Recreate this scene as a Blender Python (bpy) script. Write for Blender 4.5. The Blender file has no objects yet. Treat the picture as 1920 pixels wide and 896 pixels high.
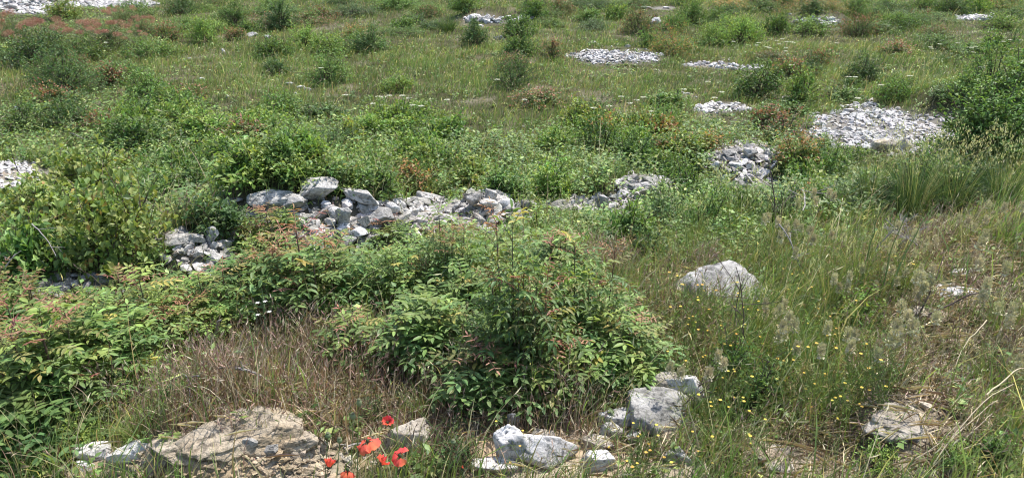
import bpy, bmesh, math, random
import numpy as np
from mathutils import Vector, Matrix, Euler
R = math.radians
rng = np.random.default_rng(11)
random.seed(11)
scene = bpy.context.scene
col = scene.collection

# ---------------------------------------------------------------- camera
CH, PITCH, FPX = 1.70, R(22.5), 1450.0
cam_d = bpy.data.cameras.new('camera'); cam = bpy.data.objects.new('camera', cam_d); col.objects.link(cam)
cam.location = (0, 0, CH); cam.rotation_euler = (R(90) - PITCH, 0, 0)
cam_d.sensor_width = 36; cam_d.lens = 36 * FPX / 1920; cam_d.clip_start = .05; cam_d.clip_end = 2000
scene.camera = cam
# ---------------------------------------------------------------- light
SUN_EL, SUN_AZ = R(64), R(48)      # azimuth clockwise from +Y (the view direction)
world = bpy.data.worlds.new('World'); scene.world = world; world.use_nodes = True
wn = world.node_tree; bgn = wn.nodes['Background']
sky = wn.nodes.new('ShaderNodeTexSky'); sky.sky_type = 'NISHITA'; sky.sun_disc = False
sky.sun_elevation = SUN_EL; sky.sun_rotation = SUN_AZ; sky.air_density = 1.0; sky.dust_density = 1.5
wn.links.new(sky.outputs[0], bgn.inputs[0]); bgn.inputs[1].default_value = 0.15
sl = bpy.data.lights.new('sun', 'SUN'); sl.energy = 4.1; sl.angle = R(.5); sl.color = (1, .965, .91)
sun = bpy.data.objects.new('sun', sl); col.objects.link(sun)
sd = Vector((math.sin(SUN_AZ) * math.cos(SUN_EL), math.cos(SUN_AZ) * math.cos(SUN_EL), math.sin(SUN_EL)))
sun.rotation_euler = sd.to_track_quat('Z', 'Y').to_euler()
scene.view_settings.view_transform = 'Standard'; scene.view_settings.look = 'None'
scene.view_settings.exposure = 0.7; scene.view_settings.gamma = 1; scene.view_settings.use_curve_mapping = False
scene.cycles.max_bounces = 5; scene.cycles.diffuse_bounces = 3; scene.cycles.transmission_bounces = 3
scene.cycles.glossy_bounces = 2; scene.cycles.transparent_max_bounces = 4
scene.cycles.pixel_filter_type = 'BLACKMAN_HARRIS'; scene.cycles.filter_width = 1.1

# ---------------------------------------------------------------- noise
def _h(i, j, k=0):
    n = (i * 374761393 + j * 668265263 + k * 2147483647 + 1013904223) & 0xffffffff
    n = ((n ^ (n >> 13)) * 1274126177) & 0xffffffff
    return ((n ^ (n >> 16)) & 0xffff) / 65535.0
def vnoise(x, y, z=None, s=0):
    x = np.asarray(x, float) + s * 17.3; y = np.asarray(y, float) + s * 31.7
    z = np.zeros_like(x) if z is None else np.asarray(z, float) + s * 7.1
    i, j, k = np.floor(x).astype(np.int64), np.floor(y).astype(np.int64), np.floor(z).astype(np.int64)
    f, g, e = x - i, y - j, z - k
    f, g, e = f*f*(3-2*f), g*g*(3-2*g), e*e*(3-2*e)
    def L(kk):
        a = _h(i, j, kk) * (1-f) + _h(i+1, j, kk) * f
        b = _h(i, j+1, kk) * (1-f) + _h(i+1, j+1, kk) * f
        return a * (1-g) + b * g
    return L(k) * (1-e) + L(k+1) * e
def fbm(x, y, z=None, s=0, o=4):
    t, a, w = 0, .5, 0
    x = np.asarray(x, float); y = np.asarray(y, float)
    for q in range(o):
        t = t + a * vnoise(x, y, z, s + q); w += a; a *= .5
        x = x * 2.03; y = y * 2.03; z = None if z is None else z * 2.03
    return t / w
def sstep(a, b, x):
    t = np.clip((np.asarray(x, float) - a) / (b - a), 0, 1); return t*t*(3-2*t)

# ---------------------------------------------------------------- terrain height
def gz0(x, y):
    x = np.asarray(x, float); y = np.asarray(y, float)
    z = -.45 * sstep(3.2, 6.2, y + .25 * x * (x < 0)) + .018 * np.maximum(y - 9, 0)
    z = z + .22 * sstep(1.2, 3.2, x) * (1 - sstep(3.5, 7.5, y)) + .25 * sstep(3.5, 7, x) * (1 - sstep(7, 13, y))
    z = z + (fbm(x*.6, y*.6, s=3) - .5) * .16 + (fbm(x*2.5, y*2.5, s=4, o=3) - .5) * .05
    return z
MOUNDS = []   # cx, cy, rx, ry, angle, height
def gz(x, y):
    z = gz0(x, y)
    x = np.asarray(x, float); y = np.asarray(y, float)
    for cx, cy, rx, ry, a, h in MOUNDS:
        dx, dy = x - cx, y - cy
        u, v = (dx*math.cos(a) + dy*math.sin(a)) / rx, (-dx*math.sin(a) + dy*math.cos(a)) / ry
        d = u*u + v*v
        z = z + h * np.exp(-d * d * .9)
    return z
def ray(px, py):
    u, v = (px - 960) / FPX, -(py - 448) / FPX
    return np.array([u, math.cos(PITCH) + v * math.sin(PITCH), -math.sin(PITCH) + v * math.cos(PITCH)])
def at(px, py, h=0.0, fn=None):
    """the place on the terrain (or h above it) that a direction from the viewpoint meets"""
    d = ray(px, py); fn = fn or gz
    t = np.arange(1.2, 60, .02); P = np.array([0, 0, CH]) + t[:, None] * d
    b = P[:, 2] - fn(P[:, 0], P[:, 1]) - h
    i = np.argmax(b <= 0)
    if b[i] > 0: i = len(t) - 1
    lo, hi = t[max(i-1, 0)], t[i]
    for _ in range(12):
        m = (lo + hi) / 2; p = np.array([0, 0, CH]) + m * d
        if p[2] - float(fn(p[0], p[1])) - h > 0: lo = m
        else: hi = m
    p = np.array([0, 0, CH]) + hi * d
    return p
def dist(p): return float(p[1] * math.cos(PITCH) + (CH - p[2]) * math.sin(PITCH))
def proj(X, Y, Z):
    dz = Z - CH
    w = Y * math.cos(PITCH) - dz * math.sin(PITCH); v = Y * math.sin(PITCH) + dz * math.cos(PITCH)
    w = np.maximum(w, .05)
    return 960 + FPX * X / w, 448 - FPX * v / w
def mound(px, py, wpx, dm, h, ang=0.0):
    p = at(px, py, fn=gz0); s = dist(p) / FPX
    MOUNDS.append((p[0], p[1], wpx * s / 2, dm / 2, ang, h))
mound(620, 440, 430, .95, .30, .20)      # rubble ridge, middle
mound(540, 425, 200, .7, .16, .1)
mound(365, 500, 150, .6, .20, .4)
mound(930, 420, 170, .7, .22, 0)
mound(1180, 375, 170, .8, .18, .6)
mound(1400, 318, 220, .9, .17, 0)
mound(120, 560, 260, .6, .12, 0)
mound(440, 845, 360, .55, .17, .2)       # limestone bank at the front
mound(1160, 108, 190, 1.5, .10, 0)
mound(1640, 245, 280, 2.0, .06, 0)
mound(30, 335, 130, 1.2, .14, 0)
mound(930, 38, 150, 1.2, .25, 0)
mound(1530, 42, 120, 1.0, .25, 0)
mound(60, 12, 200, 1.6, .3, 0)
mound(1700, 790, 220, .6, .10, 0)
mound(1850, 210, 260, 1.6, .30, 0)

# ---------------------------------------------------------------- ground zones (soft ellipses seen along the slope)
_WARP = [None, None, None]
def warp(px, py):
    if _WARP[0] is not px or _WARP[1] is not py: _WARP[:] = [px, py, (fbm(px / 42, py / 13, s=77, o=3) - .5) * 1.5]
    return _WARP[2]
def blob(px, py, cx, cy, rx, ry, p=2.0):
    d = (np.abs((px - cx) / rx))**p + (np.abs((py - cy) / ry))**p
    d = d + warp(px, py)
    return np.clip(1.35 - d * .9, 0, 1)
def blobs(px, py, L):
    m = np.zeros_like(px)
    for b in L: m = np.maximum(m, blob(px, py, *b))
    return m
Z_GRAVEL = [(35, 333, 75, 32), (1158, 108, 92, 13), (1648, 244, 145, 44), (1350, 203, 45, 10),
            (55, 12, 75, 13), (210, 8, 90, 7), (930, 37, 70, 6), (1527, 41, 48, 7), (1832, 35, 34, 5), (1390, 128, 45, 4),
            (1330, 122, 60, 4), (1240, 16, 25, 3), (60, 15, 70, 12)]
Z_WALL = [(500, 420, 95, 45), (640, 425, 150, 50), (780, 400, 60, 35), (370, 470, 75, 30), (400, 510, 40, 35), (920, 400, 65, 45), (845, 405, 40, 22), (1060, 385, 60, 14), (1270, 345, 50, 9),
          (1150, 385, 50, 22), (1195, 350, 40, 18), (1395, 300, 75, 32), (1420, 340, 45, 18), (120, 540, 110, 35), (1400, 350, 40, 12)]
Z_BANK = [(1790, 640, 60, 16), (1690, 520, 50, 12), (430, 858, 190, 52), (520, 880, 160, 50), (230, 870, 90, 28), (1700, 785, 85, 45), (1760, 700, 60, 14), (1800, 560, 70, 18),
          (1480, 870, 80, 32), (1250, 790, 60, 30), (1010, 860, 130, 40), (1650, 875, 130, 26), (1130, 880, 100, 26), (1250, 885, 70, 20), (1820, 480, 60, 15)]
Z_DRY = [(500, 720, 420, 110), (330, 760, 180, 60), (760, 760, 200, 100), (1050, 830, 260, 80), (1260, 560, 90, 70), (1290, 640, 70, 40),
         (1760, 560, 200, 130), (1800, 720, 200, 120), (1650, 850, 260, 70), (1460, 860, 120, 50), (1160, 500, 70, 30), (1800, 420, 150, 50)]
Z_FINE = [(1450, 660, 260, 150), (1300, 540, 130, 70), (1560, 560, 140, 90), (1500, 780, 150, 90)]
Z_HERB = [(500, 290, 380, 85), (250, 380, 320, 110), (1000, 330, 260, 80), (1250, 290, 240, 70), (1480, 300, 150, 70), (150, 250, 260, 60),
          (1250, 430, 200, 70), (150, 620, 320, 150), (520, 560, 260, 110), (850, 560, 260, 140), (1450, 380, 220, 70), (60, 60, 260, 60)]
def zone_noise(x, y, s=0): return (fbm(x*3.1, y*3.1, s=40+s) - .5)

# ---------------------------------------------------------------- mesh helpers
def mk_mesh(name, V, Q=None, T=None, C=None, mats=(), smooth=True, mi=None):
    me = bpy.data.meshes.new(name)
    V = np.asarray(V, np.float32)
    Q = np.zeros((0, 4), np.int32) if Q is None else np.asarray(Q, np.int32)
    T = np.zeros((0, 3), np.int32) if T is None else np.asarray(T, np.int32)
    me.vertices.add(len(V)); me.vertices.foreach_set('co', V.ravel())
    nl = Q.size + T.size; me.loops.add(nl); me.polygons.add(len(Q) + len(T))
    me.loops.foreach_set('vertex_index', np.concatenate([Q.ravel(), T.ravel()]))
    st = np.concatenate([np.arange(len(Q)) * 4, Q.size + np.arange(len(T)) * 3]).astype(np.int32)
    me.polygons.foreach_set('loop_start', st)
    try: me.polygons.foreach_set('loop_total', np.concatenate([np.full(len(Q), 4), np.full(len(T), 3)]).astype(np.int32))
    except Exception: pass
    me.polygons.foreach_set('use_smooth', np.full(len(Q) + len(T), smooth))
    if C is not None:
        a = me.color_attributes.new('Col', 'FLOAT_COLOR', 'POINT')
        c4 = np.ones((len(V), 4), np.float32); c4[:, :3] = C
        a.data.foreach_set('color', c4.ravel())
    for m in mats: me.materials.append(m)
    if mi is not None: me.polygons.foreach_set('material_index', np.asarray(mi, np.int32))
    me.update(); me.validate()
    return me
class Geo:
    def __init__(s): s.V, s.Q, s.T, s.C, s.n = [], [], [], [], 0
    def add(s, V, Q=None, T=None, C=(1, 1, 1)):
        V = np.asarray(V, float).reshape(-1, 3)
        if Q is not None and len(Q): s.Q.append(np.asarray(Q).reshape(-1, 4) + s.n)
        if T is not None and len(T): s.T.append(np.asarray(T).reshape(-1, 3) + s.n)
        C = np.asarray(C, float)
        s.C.append(np.broadcast_to(C, (len(V), 3)) if C.ndim == 1 else C)
        s.V.append(V); s.n += len(V); return s
    def empty(s): return s.n == 0
    def mesh(s, name, mat, smooth=True):
        return mk_mesh(name, np.concatenate(s.V), np.concatenate(s.Q) if s.Q else None, np.concatenate(s.T) if s.T else None,
                       np.concatenate(s.C), (mat,), smooth)
def norm(v): return v / np.maximum(np.linalg.norm(v, axis=-1, keepdims=True), 1e-9)

LEAF8 = (np.array([(0,0,0), (-.42,.3,.06), (0,.3,-.02), (.42,.3,.06), (-.36,.68,.02), (0,.68,-.07), (.36,.68,.02), (0,1,-.2)]),
         np.array([(1,2,5,4), (2,3,6,5)]), np.array([(0,2,1), (0,3,2), (4,5,7), (5,6,7)]))
LEAF5 = (np.array([(0,0,0), (-.5,.5,.1), (0,.52,-.03), (.5,.5,.1), (0,1,-.12)]), np.zeros((0,4), int),
         np.array([(0,2,1), (0,3,2), (1,2,4), (2,3,4)]))
LEAF4 = (np.array([(0,0,0), (-.5,.45,.05), (.5,.45,.05), (0,1,-.05)]), np.zeros((0,4), int), np.array([(0,3,1), (0,2,3)]))
PETAL = (np.array([(0,0,0), (-.35,.25,.05), (.35,.25,.05), (-.55,.65,.1), (.55,.65,.1), (-.3,1,.0), (.3,1,.0)]),
         np.array([(1,2,4,3), (3,4,6,5)]), np.array([(0,2,1)]))
def leaves(g, tpl, P, D, N, L, W, C):
    """stamp a leaf outline at every P, along D, facing N"""
    TV, TQ, TT = tpl; n = len(P)
    if n == 0: return
    D = norm(D); S = norm(np.cross(D, N)); N = norm(np.cross(S, D))
    L = np.broadcast_to(np.asarray(L, float), (n,)); W = np.broadcast_to(np.asarray(W, float), (n,))
    V = (P[:, None, :] + TV[None, :, 0, None] * (W[:, None, None] * S[:, None, :]) + TV[None, :, 1, None] * (L[:, None, None] * D[:, None, :])
         + TV[None, :, 2, None] * (L[:, None, None] * N[:, None, :]))
    k = len(TV); off = (np.arange(n) * k)[:, None, None]
    C = np.asarray(C, float); C = np.broadcast_to(C, (n, 3)) if C.ndim == 1 else C
    g.add(V.reshape(-1, 3), (TQ[None] + off).reshape(-1, 4) if len(TQ) else None, (TT[None] + off).reshape(-1, 3), np.repeat(C, k, 0))
def tube(g, pts, r0, r1, C, n=5):
    pts = np.asarray(pts, float); m = len(pts)
    t = norm(np.gradient(pts, axis=0)); up = np.array([.13, .21, .97]) if abs(t[0, 2]) < .8 else np.array([.9, .3, .1])
    a = norm(np.cross(t, up)); b = np.cross(t, a)
    r = np.linspace(r0, r1, m)[:, None, None]; th = np.arange(n) / n * 2 * math.pi
    V = pts[:, None] + r * (np.cos(th)[None, :, None] * a[:, None] + np.sin(th)[None, :, None] * b[:, None])
    i = np.arange(m - 1)[:, None] * n; j = np.arange(n)[None]; j2 = (j + 1) % n
    Q = np.stack([i + j, i + j2, i + n + j2, i + n + j], -1).reshape(-1, 4)
    g.add(V.reshape(-1, 3), Q, None, C)
def blades(g, B, h, w, lean, az, face, C, tip=None):
    """curved tapering grass blades; tip colour may differ"""
    n = len(B); ts = np.array([0, .4, .75, 1.0]); ws = np.array([1, .85, .5, 0])
    ld = np.stack([np.cos(az), np.sin(az), np.zeros(n)], -1); fd = np.stack([np.cos(face), np.sin(face), np.zeros(n)], -1)
    P = B[:, None] + h[:, None, None] * (ts[None, :, None] * np.array([0, 0, 1.]) * (1 - .35 * (lean[:, None, None] * ts[None, :, None])**2)
        + (lean[:, None, None] * ts[None, :, None]**2) * ld[:, None])
    hw = (w[:, None, None] * ws[None, :, None] * .5) * fd[:, None]
    V = np.empty((n, 7, 3)); V[:, 0::2][:, :3] = P[:, :3] - hw[:, :3]; V[:, 1::2][:, :3] = P[:, :3] + hw[:, :3]; V[:, 6] = P[:, 3]
    off = (np.arange(n) * 7)[:, None, None]
    Q = (np.array([(0,1,3,2), (2,3,5,4)])[None] + off).reshape(-1, 4); T = (np.array([(4,5,6)])[None] + off).reshape(-1, 3)
    CC = np.repeat(C[:, None], 7, 1)
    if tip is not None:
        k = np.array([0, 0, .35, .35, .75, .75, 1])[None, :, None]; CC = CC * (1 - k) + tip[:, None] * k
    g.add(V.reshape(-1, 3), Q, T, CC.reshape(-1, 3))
    return P[:, 3], norm(P[:, 3] - P[:, 2])

# ---------------------------------------------------------------- materials
def new_mat(name):
    m = bpy.data.materials.new(name); m.use_nodes = True; nt = m.node_tree; nt.nodes.clear()
    o = nt.nodes.new('ShaderNodeOutputMaterial'); return m, nt, o
def leaf_mat(name, rough=.5, trans=.3, vary=.25, spec=.4, gain=1.0):
    m, nt, o = new_mat(name); N = nt.nodes.new; Lk = nt.links.new
    a = N('ShaderNodeAttribute'); a.attribute_name = 'Col'
    oi = N('ShaderNodeObjectInfo')
    hs = N('ShaderNodeHueSaturation'); hs.inputs['Saturation'].default_value = .9
    mr = N('ShaderNodeMapRange'); mr.inputs['To Min'].default_value = gain * (1 - vary); mr.inputs['To Max'].default_value = gain * (1 + vary)
    Lk(oi.outputs['Random'], mr.inputs['Value']); Lk(mr.outputs[0], hs.inputs['Value']); Lk(a.outputs['Color'], hs.inputs['Color'])
    # mottling inside the leaf mass
    tc = N('ShaderNodeNewGeometry'); nz = N('ShaderNodeTexNoise'); nz.inputs['Scale'].default_value = 9; Lk(tc.outputs['Position'], nz.inputs['Vector'])
    mr2 = N('ShaderNodeMapRange'); mr2.inputs['From Min'].default_value = .3; mr2.inputs['From Max'].default_value = .7
    mr2.inputs['To Min'].default_value = .47; mr2.inputs['To Max'].default_value = .525; Lk(nz.outputs[0], mr2.inputs['Value']); Lk(mr2.outputs[0], hs.inputs['Hue'])
    p = N('ShaderNodeBsdfPrincipled'); p.inputs['Roughness'].default_value = rough; p.inputs['Specular IOR Level'].default_value = spec
    Lk(hs.outputs[0], p.inputs['Base Color'])
    t = N('ShaderNodeBsdfTranslucent'); mx = N('ShaderNodeMix'); mx.data_type = 'RGBA'; mx.blend_type = 'MULTIPLY'; mx.inputs[0].default_value = 1
    Lk(hs.outputs[0], mx.inputs[6]); mx.inputs[7].default_value = (1.35, 1.3, .6, 1); Lk(mx.outputs[2], t.inputs['Color'])
    s = N('ShaderNodeMixShader'); s.inputs[0].default_value = trans
    Lk(p.outputs[0], s.inputs[1]); Lk(t.outputs[0], s.inputs[2]); Lk(s.outputs[0], o.inputs[0])
    return m
M_LEAF = leaf_mat('small_leaf', .5, .33, .2, .35, 1.2)
M_GLOSS = leaf_mat('glossy_leaflet', .48, .36, .18, .34, 1.3)
M_GRASS = leaf_mat('grass_blade', .6, .36, 0, .25, 1.24)
M_DRY = leaf_mat('dry_straw', .8, .15, .15, .15)
M_FLOWER = leaf_mat('flower_petal', .7, .3, 0, .1)
def wood_mat(name):
    m, nt, o = new_mat(name); N = nt.nodes.new; Lk = nt.links.new
    a = N('ShaderNodeAttribute'); a.attribute_name = 'Col'; p = N('ShaderNodeBsdfPrincipled'); p.inputs['Roughness'].default_value = .85
    n = N('ShaderNodeTexNoise'); n.inputs['Scale'].default_value = 60
    mx = N('ShaderNodeMix'); mx.data_type = 'RGBA'; mx.blend_type = 'MULTIPLY'; mx.inputs[0].default_value = .6
    Lk(a.outputs['Color'], mx.inputs[6]); Lk(n.outputs[0], mx.inputs[7]); Lk(mx.outputs[2], p.inputs['Base Color']); Lk(p.outputs[0], o.inputs[0])
    return m
M_WOOD = wood_mat('twig_bark')
def stone_mat(name, base, dark, warm, coordscale=1.0, bump=.9, useobj=True):
    m, nt, o = new_mat(name); N = nt.nodes.new; Lk = nt.links.new
    g = N('ShaderNodeNewGeometry')
    n1 = N('ShaderNodeTexNoise'); n1.inputs['Scale'].default_value = 7 * coordscale; n1.inputs['Detail'].default_value = 8; n1.inputs['Roughness'].default_value = .65
    n2 = N('ShaderNodeTexNoise'); n2.inputs['Scale'].default_value = 38 * coordscale; n2.inputs['Detail'].default_value = 6; n2.inputs['Roughness'].default_value = .7
    n3 = N('ShaderNodeTexNoise'); n3.inputs['Scale'].default_value = 3.2 * coordscale; n3.inputs['Detail'].default_value = 3
    for n in (n1, n2, n3): Lk(g.outputs['Position'], n.inputs['Vector'])
    r1 = N('ShaderNodeValToRGB'); r1.color_ramp.elements[0].position = .40; r1.color_ramp.elements[0].color = (*dark, 1)
    r1.color_ramp.elements[1].position = .56; r1.color_ramp.elements[1].color = (*base, 1); Lk(n1.outputs[0], r1.inputs[0])
    r3 = N('ShaderNodeValToRGB'); r3.color_ramp.elements[0].position = .52; r3.color_ramp.elements[0].color = (0, 0, 0, 1)
    r3.color_ramp.elements[1].position = .68; r3.color_ramp.elements[1].color = (.8, .8, .8, 1); Lk(n3.outputs[0], r3.inputs[0])
    mw = N('ShaderNodeMix'); mw.data_type = 'RGBA'; Lk(r3.outputs[0], mw.inputs[0]); Lk(r1.outputs[0], mw.inputs[6]); mw.inputs[7].default_value = (*warm, 1)
    r2 = N('ShaderNodeValToRGB'); r2.color_ramp.elements[0].position = .36; r2.color_ramp.elements[0].color = (.55, .55, .55, 1)
    r2.color_ramp.elements[1].position = .5; r2.color_ramp.elements[1].color = (1, 1, 1, 1); Lk(n2.outputs[0], r2.inputs[0])
    mm = N('ShaderNodeMix'); mm.data_type = 'RGBA'; mm.blend_type = 'MULTIPLY'; mm.inputs[0].default_value = 1; Lk(mw.outputs[2], mm.inputs[6]); Lk(r2.outputs[0], mm.inputs[7])
    vo = N('ShaderNodeTexVoronoi'); vo.feature = 'DISTANCE_TO_EDGE'; vo.inputs['Scale'].default_value = 9 * coordscale
    va = N('ShaderNodeVectorMath'); va.operation = 'MULTIPLY_ADD'; va.inputs[1].default_value = (.25, .25, .25); Lk(n1.outputs['Color'], va.inputs[0]); Lk(g.outputs['Position'], va.inputs[2]); Lk(va.outputs[0], vo.inputs['Vector'])
    rc = N('ShaderNodeMapRange'); rc.inputs['From Min'].default_value = .0; rc.inputs['From Max'].default_value = .035; rc.inputs['To Min'].default_value = .5; Lk(vo.outputs['Distance'], rc.inputs['Value'])
    mc = N('ShaderNodeMix'); mc.data_type = 'RGBA'; mc.blend_type = 'MULTIPLY'; mc.inputs[0].default_value = .75; Lk(mm.outputs[2], mc.inputs[6]); Lk(rc.outputs[0], mc.inputs[7]); mm = mc
    oi = N('ShaderNodeObjectInfo'); hs = N('ShaderNodeHueSaturation'); mr = N('ShaderNodeMapRange')
    mr.inputs['To Min'].default_value = .84 if useobj else 1; mr.inputs['To Max'].default_value = 1.12 if useobj else 1
    Lk(oi.outputs['Random'], mr.inputs['Value']); Lk(mr.outputs[0], hs.inputs['Value'])
    a = N('ShaderNodeAttribute'); a.attribute_name = 'Col'; ma = N('ShaderNodeMix'); ma.data_type = 'RGBA'; ma.blend_type = 'MULTIPLY'; ma.inputs[0].default_value = 1
    Lk(mm.outputs[2], ma.inputs[6]); Lk(a.outputs['Color'], ma.inputs[7]); Lk(ma.outputs[2], hs.inputs['Color'])
    b = N('ShaderNodeBump'); b.inputs['Strength'].default_value = bump; b.inputs['Distance'].default_value = .02 / coordscale
    ad = N('ShaderNodeMath'); ad.operation = 'ADD'; Lk(n1.outputs[0], ad.inputs[0]); Lk(n2.outputs[0], ad.inputs[1]); Lk(ad.outputs[0], b.inputs['Height'])
    p = N('ShaderNodeBsdfPrincipled'); p.inputs['Roughness'].default_value = .9; p.inputs['Specular IOR Level'].default_value = .2
    Lk(hs.outputs[0], p.inputs['Base Color']); Lk(b.outputs[0], p.inputs['Normal']); Lk(p.outputs[0], o.inputs[0])
    return m
M_ROCK = stone_mat('grey_limestone', (.60, .575, .54), (.34, .325, .30), (.50, .47, .42))
M_PALE = stone_mat('beige_limestone', (.58, .525, .45), (.40, .345, .275), (.60, .46, .29))
M_GRAVEL = stone_mat('limestone_gravel', (.74, .71, .685), (.46, .44, .42), (.62, .57, .51), 1.0, .4)

# ---------------------------------------------------------------- object helpers
def tag(o, label=None, cat=None, group=None, kind=None):
    if label: o['label'] = label
    if cat: o['category'] = cat
    if group: o['group'] = group
    if kind: o['kind'] = kind
    return o
def link(name, me, parent=None):
    o = bpy.data.objects.new(name, me); col.objects.link(o); o.parent = parent; return o
USED = {}
def place(protokey, build, kind, loc, rz, sc, label, cat, group, tilt=(0, 0)):
    """first use builds the plant with its parts, later ones copy it and each of its parts"""
    if protokey not in USED:
        root = bpy.data.objects.new(kind, None); col.objects.link(root); root.empty_display_size = .1
        for pn, me in build(): 
            if isinstance(pn, tuple):
                par = [c for c in root.children if c.name.split('.')[0] == pn[0]][-1]; link(pn[1], me, par)
            else: link(pn, me, root)
        USED[protokey] = root
    else:
        src = USED[protokey]; root = src.copy(); col.objects.link(root)
        for ch in src.children:
            c = ch.copy(); col.objects.link(c); c.parent = root
            for gch in ch.children:
                d = gch.copy(); col.objects.link(d); d.parent = c
    root.location = loc; root.rotation_euler = (tilt[0], tilt[1], rz)
    root.scale = sc if hasattr(sc, '__len__') else (sc, sc, sc)
    for k in ('label', 'group', 'category'):
        if k in root: del root[k]
    tag(root, label, cat, group); root.name = kind
    return root
def pick(seq): return seq[int(rng.integers(len(seq)))]

# ================================================================ ground
def axis(lo, hi, fine, grow):
    a = [0.0]; s = fine
    while a[-1] < hi: a.append(a[-1] + s); s = fine if a[-1] < 4 else s * grow
    b = [0.0]; s = fine
    while b[-1] > lo: b.append(b[-1] - s); s = fine if b[-1] > -4 else s * grow
    return np.array(sorted(set(b + a)))
gx = axis(-320, 320, .035, 1.018); gy = axis(-320, 320, .035, 1.018) + 3.5
XX, YY = np.meshgrid(gx, gy); ZZ = gz(XX, YY)
far = sstep(26, 60, np.hypot(XX, YY)); ZZ = ZZ * (1 - far) + far * (-.2 + (fbm(XX*.03, YY*.03, s=9) - .5) * 3)
PX, PY = proj(XX, YY, ZZ); PX = np.where(YY < .5, 960, PX); PY = np.where(YY < .5, 1500, PY)
zn = zone_noise(XX, YY)
bank = np.clip(blobs(PX, PY, Z_BANK) + zn * .9, 0, 1); grav = np.clip(blobs(PX, PY, Z_GRAVEL) + zn * .5, 0, 1); wall = blobs(PX, PY, Z_WALL)
dry = blobs(PX, PY, Z_DRY)
ZZ = ZZ + (fbm(XX*9, YY*9, s=21) - .5) * .05 * bank
n = len(gx); m_ = len(gy)
Cg = np.empty(XX.shape + (3,)); nn = fbm(XX*1.7, YY*1.7, s=12)[..., None]
Cg[:] = np.array((.075, .072, .035)) * (.7 + .6 * nn)
Cg = Cg * (1 - dry[..., None] * .8) + np.array((.20, .145, .095)) * dry[..., None] * .8
Cg = Cg * (1 - wall[..., None] * .7) + np.array((.16, .145, .12)) * wall[..., None] * .7
Cg = Cg * (1 - grav[..., None] * .8) + np.array((.26, .24, .22)) * grav[..., None] * .8
ora = sstep(.5, .62, fbm(XX*4, YY*4, s=33))[..., None]
Cb = np.array((.50, .425, .32)) * (1 - ora * .5) + np.array((.52, .34, .18)) * ora * .5
rt = sstep(1200, 1400, PX)[..., None]; Cb = Cb * (1 - rt) + np.array((.33, .275, .205)) * (.75 + .5 * nn) * rt
Cg = Cg * (1 - bank[..., None]) + Cb * bank[..., None]
idx = np.arange(n * m_).reshape(m_, n)
Q = np.stack([idx[:-1, :-1], idx[:-1, 1:], idx[1:, 1:], idx[1:, :-1]], -1).reshape(-1, 4)
def ground_mat():
    m, nt, o = new_mat('soil'); N = nt.nodes.new; Lk = nt.links.new
    a = N('ShaderNodeAttribute'); a.attribute_name = 'Col'; g = N('ShaderNodeNewGeometry')
    n1 = N('ShaderNodeTexNoise'); n1.inputs['Scale'].default_value = 25; n1.inputs['Detail'].default_value = 8; n1.inputs['Roughness'].default_value = .7
    v = N('ShaderNodeTexVoronoi'); v.inputs['Scale'].default_value = 70; n0 = N('ShaderNodeTexNoise'); n0.inputs['Scale'].default_value = 9
    for q in (n1, v, n0): Lk(g.outputs['Position'], q.inputs['Vector'])
    r = N('ShaderNodeMapRange'); r.inputs['From Min'].default_value = .3; r.inputs['From Max'].default_value = .7; r.inputs['To Min'].default_value = .7; r.inputs['To Max'].default_value = 1.15; Lk(n1.outputs[0], r.inputs[0])
    vm = N('ShaderNodeVectorMath'); vm.operation = 'SCALE'; Lk(a.outputs['Color'], vm.inputs[0]); Lk(r.outputs[0], vm.inputs['Scale'])
    b = N('ShaderNodeBump'); b.inputs['Strength'].default_value = .7; b.inputs['Distance'].default_value = .02
    ad = N('ShaderNodeMath'); ad.operation = 'MULTIPLY_ADD'; ad.inputs[1].default_value = -.4; Lk(v.outputs['Distance'], ad.inputs[0]); Lk(n1.outputs[0], ad.inputs[2]); Lk(ad.outputs[0], b.inputs['Height'])
    p = N('ShaderNodeBsdfPrincipled'); p.inputs['Roughness'].default_value = .95; p.inputs['Specular IOR Level'].default_value = .1
    Lk(vm.outputs[0], p.inputs['Base Color']); Lk(b.outputs[0], p.inputs['Normal']); Lk(p.outputs[0], o.inputs[0]); return m
go = link('ground', mk_mesh('ground', np.stack([XX, YY, ZZ], -1).reshape(-1, 3), Q, None, Cg.reshape(-1, 3), (ground_mat(),)))
tag(go, 'uneven soil and limestone ground of the sloping meadow', kind='structure')

# ================================================================ grass (one object each: nobody could count it)
def scatter(nb, bands):
    """random points on the land, denser near the viewpoint; returns x, y, z, apparent position, distance"""
    xs, ys = [], []
    for (a, b), k in zip(bands, nb):
        y = np.sqrt(rng.uniform(a*a, b*b, k)); x = rng.uniform(-1, 1, k) * (y * .98 + .9)
        xs.append(x); ys.append(y)
    x, y = np.concatenate(xs), np.concatenate(ys); z = gz(x, y); px, py = proj(x, y, z)
    return x, y, z, px, py, y
BANDS = [(1.5, 4), (4, 8), (8, 14), (14, 25.5)]
def open_ground(px, py, x, y):
    zn = zone_noise(x, y)
    b = np.clip(blobs(px, py, Z_GRAVEL) * 1.5 - .15 + zn * 1.7, 0, 1)
    b = np.maximum(b, np.clip(blobs(px, py, Z_WALL) * 1.3 + zn * .6, 0, 1) * .92)
    b = np.maximum(b, np.clip(blobs(px, py, Z_BANK) * 1.25 + zn * .9, 0, 1) * .93)
    return b
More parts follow.
